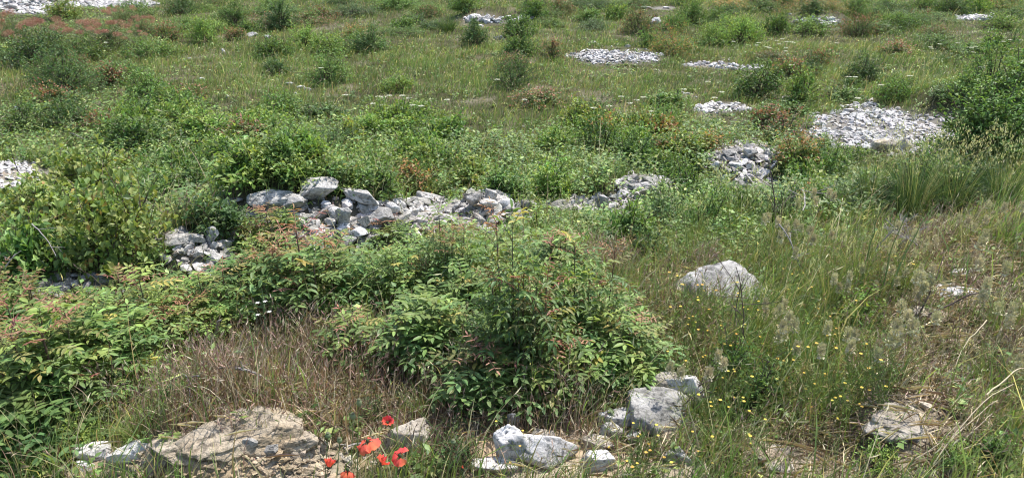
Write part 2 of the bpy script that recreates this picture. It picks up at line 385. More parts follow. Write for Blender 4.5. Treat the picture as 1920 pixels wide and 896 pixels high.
def low_front(px, py):
    """short turf on the near side of gravel so the gravel stays in view"""
    L = [(c[0], c[1] + c[3] * .9 + 8, c[2] * 1.1, c[3] * .8 + 12) for c in Z_GRAVEL]
    L += [(c[0], c[1] + 15, c[2] * 1.05, c[3] + 5) for c in Z_WALL]
    return blobs(px, py, L)
def mixc(n, A, v=.25):
    """n colours drawn from palette A [(weight, rgb)] with per-blade brightness change"""
    w = np.array([a[0] for a in A], float); w /= w.sum(); c = np.array([a[1] for a in A])
    return c[rng.choice(len(A), n, p=w)] * np.exp(rng.normal(0, v, (n, 1)))
x, y, z, px, py, dd = scatter([75000, 140000, 175000, 240000], BANDS)
cl = fbm(x*1.9, y*1.9, s=50); cl2 = fbm(x*.55, y*.55, s=55)
dryz = np.clip(blobs(px, py, Z_DRY) + zone_noise(x, y, 2) * 1.0, 0, 1); finez = blobs(px, py, Z_FINE); herbz = blobs(px, py, Z_HERB)
keep = rng.random(len(x)) < (1 - open_ground(px, py, x, y)) * (.55 + .9 * cl) * (1 - .85 * dryz) * (1 - .35 * finez) * (1 - .35 * herbz)
x, y, z, px, py, dd, cl, cl2, dryz = [q[keep] for q in (x, y, z, px, py, dd, cl, cl2, dryz)]
n = len(x)
h = rng.uniform(.06, .20, n) * (.35 + 1.1 * cl) * (1 - .6 * low_front(px, py)) * (1 - .1 * sstep(8, 16, dd))
h = h * (1 - .22 * sstep(6, 10, dd)); tall = rng.random(n) < .04; h = np.where(tall, h * 1.8, h)
w = .0028 + .00030 * dd; lean = rng.uniform(.1, .9, n)
C = mixc(n, [(5, (.105, .18, .045)), (3.0, (.072, .135, .035)), (2.2, (.16, .205, .075)), (1.1, (.28, .27, .14)), (.45, (.24, .165, .10))])
C = C * (1 + (cl2 - .5)[:, None] * np.array((1.1, .8, .8))) * (1 + (cl - .5) * .9)[:, None]
C = C + (sstep(.54, .66, fbm(x*.8, y*.8, s=91))[:, None] * np.array((.028, .016, .01)))
coarse = rng.random(n) < .10 * (dd < 7); w = np.where(coarse, .0062, w); h = np.where(coarse, h * 1.5, h)
C = np.where(coarse[:, None], mixc(n, [(3, (.14, .22, .06)), (2, (.10, .18, .05)), (1, (.30, .29, .15))]), C)
C = np.where(tall[:, None], mixc(n, [(2, (.33, .31, .19)), (1, (.22, .22, .11)), (1, (.30, .23, .16))]), C)
g = Geo(); az = rng.normal(-.3, 1.4, n)
B = np.stack([x, y, z - .005], -1)
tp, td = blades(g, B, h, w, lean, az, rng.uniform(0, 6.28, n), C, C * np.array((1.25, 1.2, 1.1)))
k = tall & (rng.random(n) < .75)
leaves(g, LEAF4, tp[k] - td[k] * .03, td[k], rng.normal(0, 1, (k.sum(), 3)), rng.uniform(.03, .055, k.sum()), (.004 + .0005 * dd[k]), mixc(k.sum(), [(2, (.42, .39, .26)), (1, (.30, .28, .16))]))
tag(link('meadow_grass', g.mesh('meadow_grass', M_GRASS)), 'green and olive meadow grass with pale seed tips covering the slope', 'grass', kind='stuff')

# dry brown brome grass
x, y, z, px, py, dd = scatter([175000, 125000, 30000, 0], BANDS)
dryz = np.clip(blobs(px, py, Z_DRY) * 1.2 + zone_noise(x, y, 2) * 1.2, 0, 1); og = open_ground(px, py, x, y)
keep = rng.random(len(x)) < np.maximum(dryz * .75, .03) * (1 - og)
x, y, z, px, py, dd = [q[keep] for q in (x, y, z, px, py, dd)]; n = len(x)
left = sstep(1300, 1000, px)
h = rng.uniform(.05, .24, n) * (.4 + 1.0 * fbm(x*3.5, y*3.5, s=61)) * (.72 + .28 * left) * (1 - .5 * blobs(px, py, [(430, 820, 200, 40), (760, 850, 90, 30), (1000, 850, 150, 50), (1220, 800, 120, 50), (1700, 830, 130, 50)]))
C1 = mixc(n, [(3.4, (.36, .215, .145)), (3.2, (.44, .33, .215)), (1.4, (.25, .14, .105)), (2.4, (.15, .20, .06)), (2.6, (.52, .45, .32))], .38)
C2 = mixc(n, [(4, (.42, .36, .25)), (2, (.26, .19, .13)), (3, (.16, .21, .065)), (2, (.56, .50, .37))], .35)
C = np.where((rng.random(n) < left)[:, None], C1, C2)
g = Geo(); az = rng.normal(-.4, 1.6, n); lean = rng.uniform(.05, .65, n)
lay = rng.random(n) < (.38 * (1 - left) + .08); lean = np.where(lay, 2.0, lean); h = np.where(lay, h * .7, h)
tp, td = blades(g, np.stack([x, y, z - .005], -1), h, .0026 + .0004 * dd, lean, az, rng.uniform(0, 6.28, n), C)
k = rng.random(n) < .3; kk = k.sum()
for q in range(3):    # drooping awned spikelets
    D = td[k] + rng.normal(0, .22, (kk, 3)); D[:, 2] += .1 - .5 * (q == 2)
    leaves(g, LEAF4, tp[k] - td[k] * (.012 * q), D, rng.normal(0, 1, (kk, 3)), rng.uniform(.018, .034, kk), .0035 + .0004 * dd[k],
           mixc(kk, [(3, (.34, .22, .17)), (2, (.46, .37, .27)), (1, (.24, .15, .12))]))
tag(link('dry_grass', g.mesh('dry_grass', M_DRY)), 'dry brown and straw coloured brome grass around the stones', 'dry grass', kind='stuff')

# flattened straw and litter
x, y, z, px, py, dd = scatter([42000, 16000, 0, 0], BANDS); keep = rng.random(len(x)) < np.clip(np.maximum(blobs(px, py, Z_DRY), blobs(px, py, Z_BANK) * .5 * (px > 1100)) + zone_noise(x, y, 8), 0, 1) * (.35 + .65 * sstep(1000, 1300, px))
x, y, z, px, py, dd = [q[keep] for q in (x, y, z, px, py, dd)]; n = len(x); g = Geo(); a = rng.normal(.5, .9, n) + 3.14 * (rng.random(n) < .5)
leaves(g, LEAF4, np.stack([x, y, z + rng.uniform(.004, .05, n)], -1), np.stack([np.cos(a), np.sin(a), rng.normal(.02, .12, n)], -1), np.array([0, 0, 1.]) + rng.normal(0, .25, (n, 3)), rng.uniform(.04, .15, n), rng.uniform(.0018, .0038, n) * (1 + .15 * dd),
       mixc(n, [(3, (.50, .43, .30)), (2, (.34, .27, .19)), (1.5, (.22, .16, .12)), (1, (.62, .56, .42))], .25))
tag(link('straw_litter', g.mesh('straw_litter', M_DRY)), 'flattened straw and dead stems lying between the plants', 'dry grass', kind='stuff')

# broad-leaved herbs growing between the grass
x, y, z, px, py, dd = scatter([11000, 30000, 28000, 34000], BANDS)
herbz = np.clip(blobs(px, py, Z_HERB) * 1.1 + zone_noise(x, y, 5) * 1.3, 0, 1)
keep = rng.random(len(x)) < (np.maximum(herbz, .16 + .0 * dd) * (1 - open_ground(px, py, x, y)) * (1 - .7 * blobs(px, py, Z_DRY)))
x, y, z, px, py, dd, herbz = [q[keep] for q in (x, y, z, px, py, dd, herbz)]; n = len(x)
g = Geo(); tone = fbm(x*1.3, y*1.3, s=70)
hh = rng.uniform(.02, .20, n) * (.4 + herbz * .8) * (1 - .65 * low_front(px, py))
P0 = np.stack([x, y, z], -1)
for q in range(9):
    t = rng.uniform(.25, 1, n); a = rng.uniform(0, 6.28, n)
    P = P0 + np.stack([rng.normal(0, .02, n), rng.normal(0, .02, n), hh * t], -1)
    D = np.stack([np.cos(a), np.sin(a), rng.uniform(-.2, .7, n)], -1); Nn = np.stack([rng.normal(0, .35, n), rng.normal(0, .35, n), np.ones(n)], -1)
    L = rng.uniform(.018, .042, n) * (1 + .2 * (dd > 5))
    C = mixc(n, [(4, (.09, .155, .035)), (3, (.13, .20, .045)), (1.5, (.06, .11, .03)), (1.2, (.22, .27, .07))]) * (.7 + .95 * tone)[:, None]
    leaves(g, LEAF4, P, D, Nn, L, L * rng.uniform(.35, .7, n), C)
tag(link('undergrowth', g.mesh('undergrowth', M_LEAF)), 'low leafy herbs filling the gaps between bushes and grass', 'undergrowth', kind='stuff')

# fine wiry greens with tiny flowers
x, y, z, px, py, dd = scatter([50000, 42000, 0, 0], BANDS)
fz = np.clip(blobs(px, py, Z_FINE) * 1.1 + zone_noise(x, y, 6), 0, 1)
keep = rng.random(len(x)) < fz * .6 * (1 - open_ground(px, py, x, y) * .8); x, y, z, px, py, dd = [q[keep] for q in (x, y, z, px, py, dd)]; n = len(x)
g = Geo(); h = rng.uniform(.08, .30, n) * (.6 + .7 * fbm(x*2, y*2, s=66)) * (1 - .5 * blobs(px, py, [(1350, 570, 110, 60), (1230, 790, 100, 50), (1700, 790, 90, 50)]))
C = mixc(n, [(4, (.13, .19, .045)), (2, (.18, .20, .07)), (2, (.085, .14, .035)), (1.4, (.26, .19, .10))]); az = rng.uniform(0, 6.28, n)
tp, td = blades(g, np.stack([x, y, z], -1), h, np.full(n, .0024), rng.uniform(.1, .7, n), az, rng.uniform(0, 6.28, n), C)
for q in range(3):
    a = rng.uniform(0, 6.28, n); D = np.stack([np.cos(a), np.sin(a), rng.uniform(0, 1, n)], -1)
    P = np.stack([x, y, z], -1) * .0 + tp - np.stack([0*x, 0*x, h * rng.uniform(.05, .6, n)], -1)
    leaves(g, LEAF4, P, D, rng.normal(0, 1, (n, 3)), rng.uniform(.012, .03, n), .004, C * 1.1)
tag(link('fine_greenery', g.mesh('fine_greenery', M_GRASS)), 'fine wiry yellow-green stems in front of and around the boulder', 'undergrowth', kind='stuff')

# ================================================================ gravel
def hull(seed, k=13, flat=.6):
    r = np.random.default_rng(seed); bm = bmesh.new()
    p = norm(r.normal(0, 1, (k, 3))) * r.uniform(.75, 1.1, (k, 1)); p[:, 2] *= flat
    for q in p: bm.verts.new(q)
    res = bmesh.ops.convex_hull(bm, input=bm.verts)
    for v in [v for v in bm.verts if not v.link_faces]: bm.verts.remove(v)
    bm.verts.index_update(); V = np.array([v.co[:] for v in bm.verts]); T = np.array([[v.index for v in f.verts] for f in bm.faces]); bm.free()
    return V, T
HULLS = [hull(300 + i, 12 + i % 4, .4 + .07 * (i % 6)) for i in range(12)]
def stones(g, P, S, C, flat=1.0):
    """stamp small angular stones lying at random"""
    n = len(P); wh = rng.integers(len(HULLS), size=n)
    for i, (HV, HT) in enumerate(HULLS):
        m = np.where(wh == i)[0]
        if not len(m): continue
        k = len(m); a = rng.uniform(0, 6.28, k); tx, ty = rng.normal(0, .3, k), rng.normal(0, .3, k)
        ca, sa = np.cos(a), np.sin(a); V = np.repeat(HV[None], k, 0) * np.stack([S[m] * rng.uniform(.7, 1.3, k), S[m] * rng.uniform(.6, 1, k), S[m] * flat], -1)[:, None]
        X = V[..., 0] * ca[:, None] - V[..., 1] * sa[:, None]; Y = V[..., 0] * sa[:, None] + V[..., 1] * ca[:, None]; Zz = V[..., 2] + X * tx[:, None] + Y * ty[:, None]
        V = np.stack([X, Y, Zz], -1) + P[m][:, None]
        off = (np.arange(k) * len(HV))[:, None, None]
        g.add(V.reshape(-1, 3), None, (HT[None] + off).reshape(-1, 3), np.repeat(C[m], len(HV), 0))
def gravel(name, label, z_list, dens, s0, s1, colr=(1, 1, 1), mat=None, soft=.5, edge=.35, patchy=0):
    g = Geo(); PP, SS = [], []
    for zb in z_list:
        c = at(zb[0], zb[1]); sx = dist(c) / FPX; a0 = at(zb[0], zb[1] - zb[3]); a1 = at(zb[0], min(zb[1] + zb[3], 1000))
        rx = zb[2] * sx * 1.4; y0, y1 = a1[1] - .5, a0[1] + .8; area = 2 * rx * (y1 - y0); k = int(area * dens)
        xx = rng.uniform(c[0] - rx, c[0] + rx, k); yy = rng.uniform(y0, y1, k); zz = gz(xx, yy); px, py = proj(xx, yy, zz)
        m = np.clip(blob(px, py, *zb) * 1.35 + zone_noise(xx, yy) * (soft + 1.0) - edge, 0, 1) * (1 - patchy * sstep(.52, .6, fbm(xx*2.6, yy*2.6, s=81)))
        kp = rng.random(k) < m; PP.append(np.stack([xx, yy, zz], -1)[kp]); SS.append(rng.uniform(s0, s1, kp.sum()) * np.exp(rng.normal(0, .25, kp.sum())))
    P, S = np.concatenate(PP), np.concatenate(SS); P[:, 2] += S * .25
    C = np.array(colr) * rng.uniform(.78, 1.15, (len(P), 1)) * (1 + rng.normal(0, .015, (len(P), 3)))
    stones(g, P, S, C, .8)
    return tag(link(name, g.mesh(name, mat or M_GRAVEL, False)), label, 'gravel', 'heaps of gravel in the meadow', 'stuff')
gravel('gravel', 'broad pale patch of flat limestone gravel right of centre in the meadow', [Z_GRAVEL[2]], 1700, .018, .036, patchy=.75, soft=1.1)
gravel('gravel', 'narrow white gravel strip across the upper middle of the meadow', [Z_GRAVEL[1]], 1200, .02, .038, soft=.9, patchy=.5)
gravel('gravel', 'white gravel heap at the left edge behind the leafy bushes', [Z_GRAVEL[0]], 1800, .018, .036, patchy=.7)
gravel('gravel', 'pale rubble at the far left corner behind the smoke bush', [Z_GRAVEL[4], Z_GRAVEL[5]], 500, .04, .08, patchy=.5)
gravel('gravel', 'small white rubble strip by the dark grass tuft at the far edge', [Z_GRAVEL[6]], 420, .04, .08)
gravel('gravel', 'far rubble strip with a big pale stone, right of centre', [Z_GRAVEL[7]], 500, .04, .08)
gravel('gravel', 'small far rubble strip near the right edge', [Z_GRAVEL[8]], 500, .035, .07)
gravel('gravel', 'thin broken line of white chips beside the upper gravel strip', [Z_GRAVEL[9], Z_GRAVEL[10]], 320, .03, .05)
gravel('gravel', 'scattered limestone chips round three pale stones in the grass', [Z_GRAVEL[3]], 700, .02, .045)
gravel('gravel', 'limestone chips filling the gaps of the rubble ridge', Z_WALL, 700, .018, .042, (.86, .84, .84), edge=.2)
gravel('rubble', 'smaller limestone pieces of the ridge between its larger stones', Z_WALL, 560, .026, .054, (.93, .92, .9), M_ROCK, edge=.25)
gravel('gravel', 'beige and ochre gravel on the bare bank in front', [(480, 862, 150, 52), (330, 885, 90, 25), (560, 880, 80, 30)], 7500, .005, .016, (1, .93, .82), M_PALE, edge=.15)
gravel('gravel', 'coarser limestone pieces lying on the gravel bank by the poppies', [(520, 870, 110, 40), (600, 860, 80, 35)], 500, .014, .034, (1, .96, .9), M_PALE, edge=.1)
gravel('gravel', 'beige chips and crumbs on the bare ground at the lower right', [Z_BANK[3], Z_BANK[4], Z_BANK[5], Z_BANK[9], Z_BANK[7]], 1600, .006, .018, (1, .95, .87), M_PALE, edge=.1)

# ================================================================ rocks
def rock_mesh(seed, mat, dims=(1, .8, .7), cuts=11, rough=.05, sub=5, tint=(1, 1, 1), name='rock'):
    r = np.random.default_rng(seed); bm = bmesh.new(); bmesh.ops.create_icosphere(bm, subdivisions=sub, radius=1)
    V = np.array([v.co[:] for v in bm.verts]); T = np.array([[v.index for v in f.verts] for f in bm.faces]); bm.free()
    nrm = norm(r.normal(0, 1, (cuts * 2, 3)))[:cuts]; nrm[0] = norm(np.array([r.normal(0, .15), r.normal(0, .15), 1.])); d = r.uniform(.42, .86, cuts)
    dot = V @ nrm.T; rad = np.where(dot > .05, d / np.maximum(dot, .05), 9)
    rad = -np.log(np.exp(-55 * np.minimum(rad, 3)).sum(1) + math.exp(-55 * 1.05)) / 55
    V = V * rad[:, None]
    s = seed * 3.7
    nz = fbm(V[:, 0]*2.2 + s, V[:, 1]*2.2, V[:, 2]*2.2, o=5) - .5
    rg = np.abs(fbm(V[:, 0]*5 + s, V[:, 1]*5, V[:, 2]*5, o=4, s=5) - .5)
    pit = sstep(.66, .76, fbm(V[:, 0]*6 + s, V[:, 1]*6, V[:, 2]*6, o=2, s=9))
    V = V * (1 + (nz * 5 * rough + (rg - .1) * 2.2 * rough - pit * .07))[:, None] * (np.array(dims) * .5)
    c = np.array(tint) * np.where(pit[:, None] > .3, .5, 1.0)
    return mk_mesh(name, V, None, T, np.broadcast_to(c, V.shape), (mat,), True)
RPOOL = [rock_mesh(400 + i, M_ROCK, (1.25, 1.0, .95), 13 + i % 5, .035, 5) for i in range(12)]
WPOOL = [rock_mesh(440 + i, M_GRAVEL, (1.25, 1.0, .95), 12 + i % 4, .028, 4) for i in range(6)]
PPOOL = [rock_mesh(470 + i, M_PALE, (1.25, 1.0, .95), 12 + i % 4, .04, 4) for i in range(6)]
GW = 'stones of the rubble ridge'; GM = 'stones lying about the meadow'; GF = 'stones lying at the front'
def rock(px, pyb, w, h, label, pool=RPOOL, dep=.85, rot=None, tilt=(0, 0), group=GM, name='rock', var=None, sink=.28):
    """a stone whose foot stands at the land point seen at px, pyb; w and h as apparent size"""
    q_ = (.66 if px > 1300 else .84) if group == GW else 1.0; w, h = w*q_, h*q_; p = at(px, pyb); s = dist(p) / FPX; me = pool[int(rng.integers(len(pool))) if var is None else var % len(pool)]
    o = link(name, me); W, H = w * s, h * s * .95
    o.scale = (W * .96, W * dep * .95, H * 1.3)
    o.rotation_euler = (tilt[0] + rng.normal(0, .08), tilt[1] + rng.normal(0, .08), rng.uniform(-.5, .5) if rot is None else rot)
    yb = p[1] + W * dep * .42
    o.location = (p[0], yb, float(gz(p[0], yb)) + H * (.5 - sink))
    return tag(o, label, 'rock', group)
# --- the big stones of the ridge
rock(595, 400, 105, 62, 'biggest grey boulder on top of the rubble ridge with a peaked crown', var=0, group=GW, dep=.8, rot=.2, sink=0)
rock(672, 405, 100, 42, 'long sloping grey slab right of the peaked boulder on the ridge', var=1, group=GW, rot=-.1, tilt=(0, .35), sink=0)
rock(505, 412, 88, 38, 'rounded grey boulder at the upper left of the rubble ridge', var=2, group=GW, sink=0)
rock(552, 415, 80, 40, 'pitted grey boulder between the rounded one and the peaked one', var=3, group=GW, sink=0)
rock(530, 424, 130, 26, 'dark undercut block below the two upper left boulders', var=4, group=GW, sink=0)
rock(480, 418, 26, 22, 'small blocky stone left of the rounded boulder', var=5, group=GW)
rock(448, 448, 48, 34, 'weathered grey stone half hidden in leaves left of the ridge boulders', var=6, group=GW)
rock(447, 455, 26, 20, 'small pointed pale stone under the weathered grey one', pool=WPOOL, group=GW)
rock(804, 386, 54, 30, 'flat tilted grey slab standing apart behind the ridge, right end', var=7, group=GW, tilt=(0, .3), sink=-.05)
rock(742, 388, 46, 26, 'rounded grey stone at the top right of the ridge', var=8, group=GW)
rock(662, 388, 44, 30, 'oval grey stone at the ridge top beside the long slab', var=9, group=GW, sink=0)
rock(697, 408, 34, 30, 'bright white angular block near the ridge top', pool=WPOOL, var=0, group=GW, sink=0)
rock(735, 412, 30, 34, 'white triangular block right of the ridge middle', pool=WPOOL, var=1, group=GW, tilt=(0, .5), sink=0)
rock(710, 445, 72, 38, 'broad grey stone with a dark underside in the ridge middle', var=10, group=GW, tilt=(.25, 0), sink=-.05)
rock(645, 440, 34, 62, 'tall upright narrow grey stone in the ridge middle', var=11, group=GW, rot=.3, sink=0)
rock(628, 420, 46, 26, 'pale wedge leaning on the upright narrow stone', pool=WPOOL, var=2, group=GW, tilt=(0, .5), sink=0)
rock(683, 440, 30, 42, 'grey upright block right of the tall narrow stone', var=1, group=GW, sink=0)
rock(670, 462, 62, 26, 'long white stone at the foot of the ridge', pool=WPOOL, var=3, group=GW, sink=.1)
rock(705, 458, 40, 22, 'white rounded stone at the ridge foot, right of the long white one', pool=WPOOL, var=4, group=GW)
rock(785, 424, 54, 30, 'lichen-spotted grey stone near the right end of the ridge', var=0, group=GW)
rock(800, 440, 30, 20, 'small grey stone in front of the lichen-spotted one', var=3, group=GW)
rock(545, 455, 34, 28, 'grey stone with a sharp edge below the undercut block', var=6, group=GW)
rock(600, 455, 40, 24, 'flat pale stone behind the red-tipped young shrub', pool=WPOOL, var=5, group=GW)
rock(330, 482, 98, 26, 'long flat grey slab pointing left at the left rubble heap', var=2, group=GW, rot=.05, tilt=(0, -.1), sink=0)
rock(370, 470, 40, 24, 'flat-topped grey stone resting at the back of the left rubble heap', var=4, group=GW, sink=-.2)
rock(400, 468, 30, 38, 'bright leaning block at the top of the left rubble heap', pool=WPOOL, var=0, group=GW, tilt=(0, -.3), sink=-.3)
rock(402, 480, 24, 32, 'grey drum-shaped stone leaning on the bright block', var=8, group=GW, sink=-.1)
rock(402, 504, 44, 26, 'smooth wedge-shaped stone low in the left rubble heap', var=9, group=GW, tilt=(0, .3), sink=0)
rock(365, 492, 44, 24, 'mottled grey stone in the centre of the left rubble heap', var=10, group=GW)
rock(425, 496, 26, 26, 'small grey stone at the right side of the left rubble heap', var=11, group=GW)
rock(395, 545, 50, 34, 'crumbly grey stone below the left rubble heap, among leaves', var=1, group=GW)
rock(375, 560, 34, 26, 'dark grey block under the crumbly stone', var=3, group=GW)
rock(300, 500, 50, 22, 'low pale stone left of the left rubble heap', pool=WPOOL, group=GW)
rock(345, 520, 34, 22, 'white stone showing through leaves in front of the long slab', pool=WPOOL, group=GW)
rock(250, 520, 44, 24, 'pale stone just right of the yellow-green bush trunks', pool=WPOOL, group=GW)
rock(150, 545, 60, 30, 'broad white stone behind the reddish sprigs at the left', pool=WPOOL, group=GW)
rock(100, 575, 55, 26, 'grey stone in shade left of the yellow-green bush', group=GW)
rock(30, 582, 40, 26, 'pale stone beside the left edge under reddish sprigs', pool=WPOOL, group=GW)
rock(215, 565, 40, 20, 'flat pale stone at the foot of the yellow-green bush', pool=WPOOL, group=GW)
rock(55, 605, 30, 18, 'small white stone in the gap below the left reddish sprigs', pool=WPOOL, group=GW)
rock(120, 615, 26, 16, 'small bright stone in front of the dark litter at the left', pool=WPOOL, group=GW)
rock(893, 400, 40, 44, 'grey stone at the left of the central heap behind the big shrub', var=5, group=GW, sink=0)
rock(922, 388, 26, 38, 'dark upright stone in the central heap', var=7, group=GW, sink=-.1)
rock(915, 404, 40, 26, 'bright white block in front of the dark upright stone', pool=WPOOL, var=1, group=GW, sink=0)
rock(948, 398, 38, 26, 'white block right of the dark upright stone', pool=WPOOL, var=2, group=GW, sink=0)
rock(995, 392, 40, 26, 'pale grey stones end piece at the right of the central heap', var=9, group=GW)
rock(890, 440, 34, 30, 'grey stone at the foot of the central heap', var=10, group=GW)
rock(915, 448, 24, 40, 'dark narrow stone standing at the foot of the central heap', var=11, group=GW)
rock(900, 425, 30, 26, 'small grey stone mid-height in the central heap', var=2, group=GW)
rock(1132, 402, 30, 44, 'blocky pinkish-grey stone at the left of the right-centre heap', var=4, group=GW, sink=0)
rock(1150, 396, 34, 22, 'broken pale block in the right-centre heap', pool=WPOOL, group=GW)
rock(1168, 380, 34, 26, 'grey upright stone by the stick in the right-centre heap', var=6, group=GW)
rock(1195, 362, 40, 20, 'flat grey stone at the top of the right-centre heap', var=8, group=GW)
rock(1215, 350, 28, 16, 'small white stone at the top right of the right-centre heap', pool=WPOOL, group=GW)
rock(1100, 345, 22, 18, 'lone pale stone in grass left of the right-centre heap', pool=WPOOL, group=GW)
rock(1408, 302, 46, 34, 'largest jagged grey rock crowning the right heap', var=3, group=GW, sink=0)
rock(1372, 300, 52, 26, 'dark-topped grey rock left of the jagged one on the right heap', var=0, group=GW, sink=0)
rock(1345, 318, 38, 24, 'white rock at the left end of the right heap', pool=WPOOL, var=3, group=GW)
rock(1380, 318, 40, 20, 'pale broken rock low in the middle of the right heap', pool=WPOOL, var=4, group=GW)
rock(1360, 342, 24, 30, 'bright upright stone below the right heap', pool=WPOOL, var=5, group=GW)
rock(1362, 352, 34, 14, 'flat white stone below the bright upright one', pool=WPOOL, var=2, group=GW)
rock(1450, 300, 46, 36, 'grey rock behind bare twigs at the right end of the right heap', var=6, group=GW)
rock(1440, 335, 44, 26, 'pale rock in grass below the twigs of the right heap', pool=WPOOL, group=GW)
rock(1305, 345, 30, 14, 'low grey stone in reddish litter left of the right heap', group=GW)
# --- fill of the ridge
zones = [((655, 430, 150, 44), 84, 'fist-sized grey limestone chunk packed among others in the ridge middle', 15, 34),
         ((500, 435, 90, 30), 20, 'small limestone chunk under the upper left boulders of the ridge', 13, 26),
         ((370, 490, 75, 34), 20, 'small limestone chunk packed in the left rubble heap', 12, 26),
         ((920, 412, 60, 40), 20, 'small limestone chunk packed in the central heap behind the big shrub', 12, 26),
         ((1165, 370, 65, 30), 18, 'small limestone chunk packed in the right-centre heap', 10, 20),
         ((1400, 312, 75, 30), 24, 'small limestone chunk packed in the right heap', 10, 22),
         ((120, 570, 110, 30), 12, 'small limestone chunk half hidden under the left bushes', 12, 24),
         ((845, 405, 40, 16), 10, '', 12, 22), ((1060, 385, 50, 12), 9, '', 10, 18), ((1270, 345, 50, 9), 8, '', 9, 16), ((470, 455, 60, 18), 18, '', 12, 22), ((780, 410, 50, 24), 14, 'small limestone chunk at the right end of the ridge', 12, 24)]
LM = [(595, 375, 'the peaked boulder'), (672, 388, 'the long sloping slab'), (505, 398, 'the rounded boulder'), (535, 420, 'the undercut block'), (804, 376, 'the flat tilted slab'), (742, 378, 'the rounded top stone'), (697, 395, 'the bright white block'),
      (735, 400, 'the white triangular block'), (710, 430, 'the dark-bottomed broad stone'), (645, 420, 'the tall upright stone'), (670, 455, 'the long white foot stone'), (785, 412, 'the lichen-spotted stone'), (448, 440, 'the weathered grey stone'), (330, 472, 'the long flat slab'),
      (400, 452, 'the bright leaning block'), (402, 495, 'the smooth wedge stone'), (395, 530, 'the crumbly grey stone'), (365, 484, 'the mottled stone'), (922, 375, 'the dark upright stone'), (948, 388, 'the white heap-top block'), (893, 385, 'the left central-heap stone'), (915, 436, 'the dark narrow foot stone'),
      (995, 385, 'the right central-heap stone'), (1132, 385, 'the blocky pinkish stone'), (1168, 370, 'the upright stone by the stick'), (1195, 355, 'the flat stone behind the stick'), (1408, 290, 'the jagged crown rock'), (1372, 290, 'the dark-topped rock'), (1345, 308, 'the white left-end rock'),
      (1380, 312, 'the pale broken rock'), (1450, 285, 'the rock behind bare twigs'), (1440, 325, 'the pale rock below the twigs'), (1360, 330, 'the bright upright stone'), (100, 565, 'the shaded grey stone at left'), (150, 535, 'the broad white stone at left'), (55, 598, 'the small white gap stone at left'), (30, 570, 'the left-edge stone')]
FILL = []
for zb, k, lab, s0, s1 in zones:
    for i in range(k):
        a, r_ = rng.uniform(0, 6.28), math.sqrt(rng.uniform(0, 1)); s = rng.uniform(s0, s1)
        x_, y_ = zb[0] + zb[2] * r_ * math.cos(a), zb[1] + zb[3] * r_ * math.sin(a)
        b = min(LM, key=lambda q: (q[0]-x_)**2 + (1.4*(q[1]-y_))**2); dx, dy = x_ - b[0], y_ - b[1]
        rel = ('right of ' if dx > 0 else 'left of ') if abs(dx) > 1.3*abs(dy) else ('below ' if dy > 0 else 'above ')
        size = 'larger' if s > (s0 + s1)/2 else 'smaller'; pale = rng.random() < .4
        FILL.append((x_, y_, s, s*rng.uniform(.6, .95), f"{size} {'white' if pale else 'grey'} chunk {rel}{b[2]}", WPOOL if pale else RPOOL))
FILL.sort(key=lambda q: -q[2]); FILL = FILL[:120]; FILL.sort(key=lambda q: q[0]); tot, run = {}, {}
for q in FILL: tot[q[4]] = tot.get(q[4], 0) + 1
OW = ['leftmost', 'second', 'third', 'fourth', 'fifth', 'sixth', 'seventh', 'eighth', 'ninth', 'tenth', 'eleventh', 'twelfth', 'thirteenth', 'fourteenth', 'fifteenth']
for x_, y_, w_, h_, lb, pool in FILL:
    i = run.get(lb, 0); run[lb] = i + 1
    if tot[lb] > 1: lb = lb + (', leftmost of ' + str(tot[lb]) if i == 0 else f', {OW[i]} from the left there')
    rock(x_, y_, w_, h_, lb, pool=pool, rot=rng.uniform(0, 6.28), group=GW, tilt=(rng.normal(0, .45), rng.normal(0, .45)))
# --- front stones, each with its own shape
def big(px, pyb, w, h, seed, dims, label, mat=M_PALE, rot=0, cuts=12, tilt=(0, 0), sink=.3, rough=.05, dep=.8, name='rock', tint=(1, 1, 1)):
    p = at(px, pyb); s = dist(p) / FPX
    o = link(name, rock_mesh(seed, mat, dims, cuts, rough, 5, tint)); W, H = w * s, h * s
    o.scale = (W * 1.4, W * dep * 1.35, H * 1.75); o.rotation_euler = (tilt[0], tilt[1], rot)
    yb = p[1] + W * dep * .4; o.location = (p[0], yb, float(gz(p[0], yb)) + H * (.5 - sink))
    return tag(o, label, 'rock', GF)
big(764, 850, 80, 72, 501, (1, .9, 1), 'pale rounded peaked stone crossed by grass shadows right of the poppies', cuts=8, rot=.4)
big(745, 862, 26, 14, 502, (1, .8, .8), 'small flat stone tucked under the peaked stone by the poppies')
big(1352, 572, 140, 60, 503, (1, .8, 1), 'large pale boulder in wiry yellow-flowered greens right of the big shrub', M_ROCK, rot=.1, rough=.06, sink=.25)
big(1300, 562, 90, 40, 504, (1, .8, .9), 'low pale shoulder stone at the left foot of the large boulder', M_PALE)
big(1410, 545, 40, 24, 531, (1, .8, .9), 'small pale stone at the right foot of the large boulder', M_PALE)
big(1232, 808, 112, 66, 505, (1, .8, .9), 'large blocky grey stone with square top lower right of the big shrub', M_ROCK, rot=.08, cuts=7, rough=.03)
big(1243, 750, 38, 44, 506, (1, .7, 1), 'pale yellow upright slab behind the blocky grey stone', M_PALE, cuts=6, sink=-.1)
big(1290, 768, 66, 60, 507, (1, .8, 1), 'pinkish white stone behind wiry twigs right of the yellow slab', M_GRAVEL, cuts=8, sink=0)
big(1158, 800, 48, 38, 508, (1, .8, 1), 'white cube-like stone left of the blocky grey stone', M_GRAVEL, cuts=7)
big(1157, 826, 44, 26, 509, (1, .7, .9), 'wedge-shaped grey stone lying under the white cube-like one', M_ROCK, cuts=7, tilt=(0, .3))
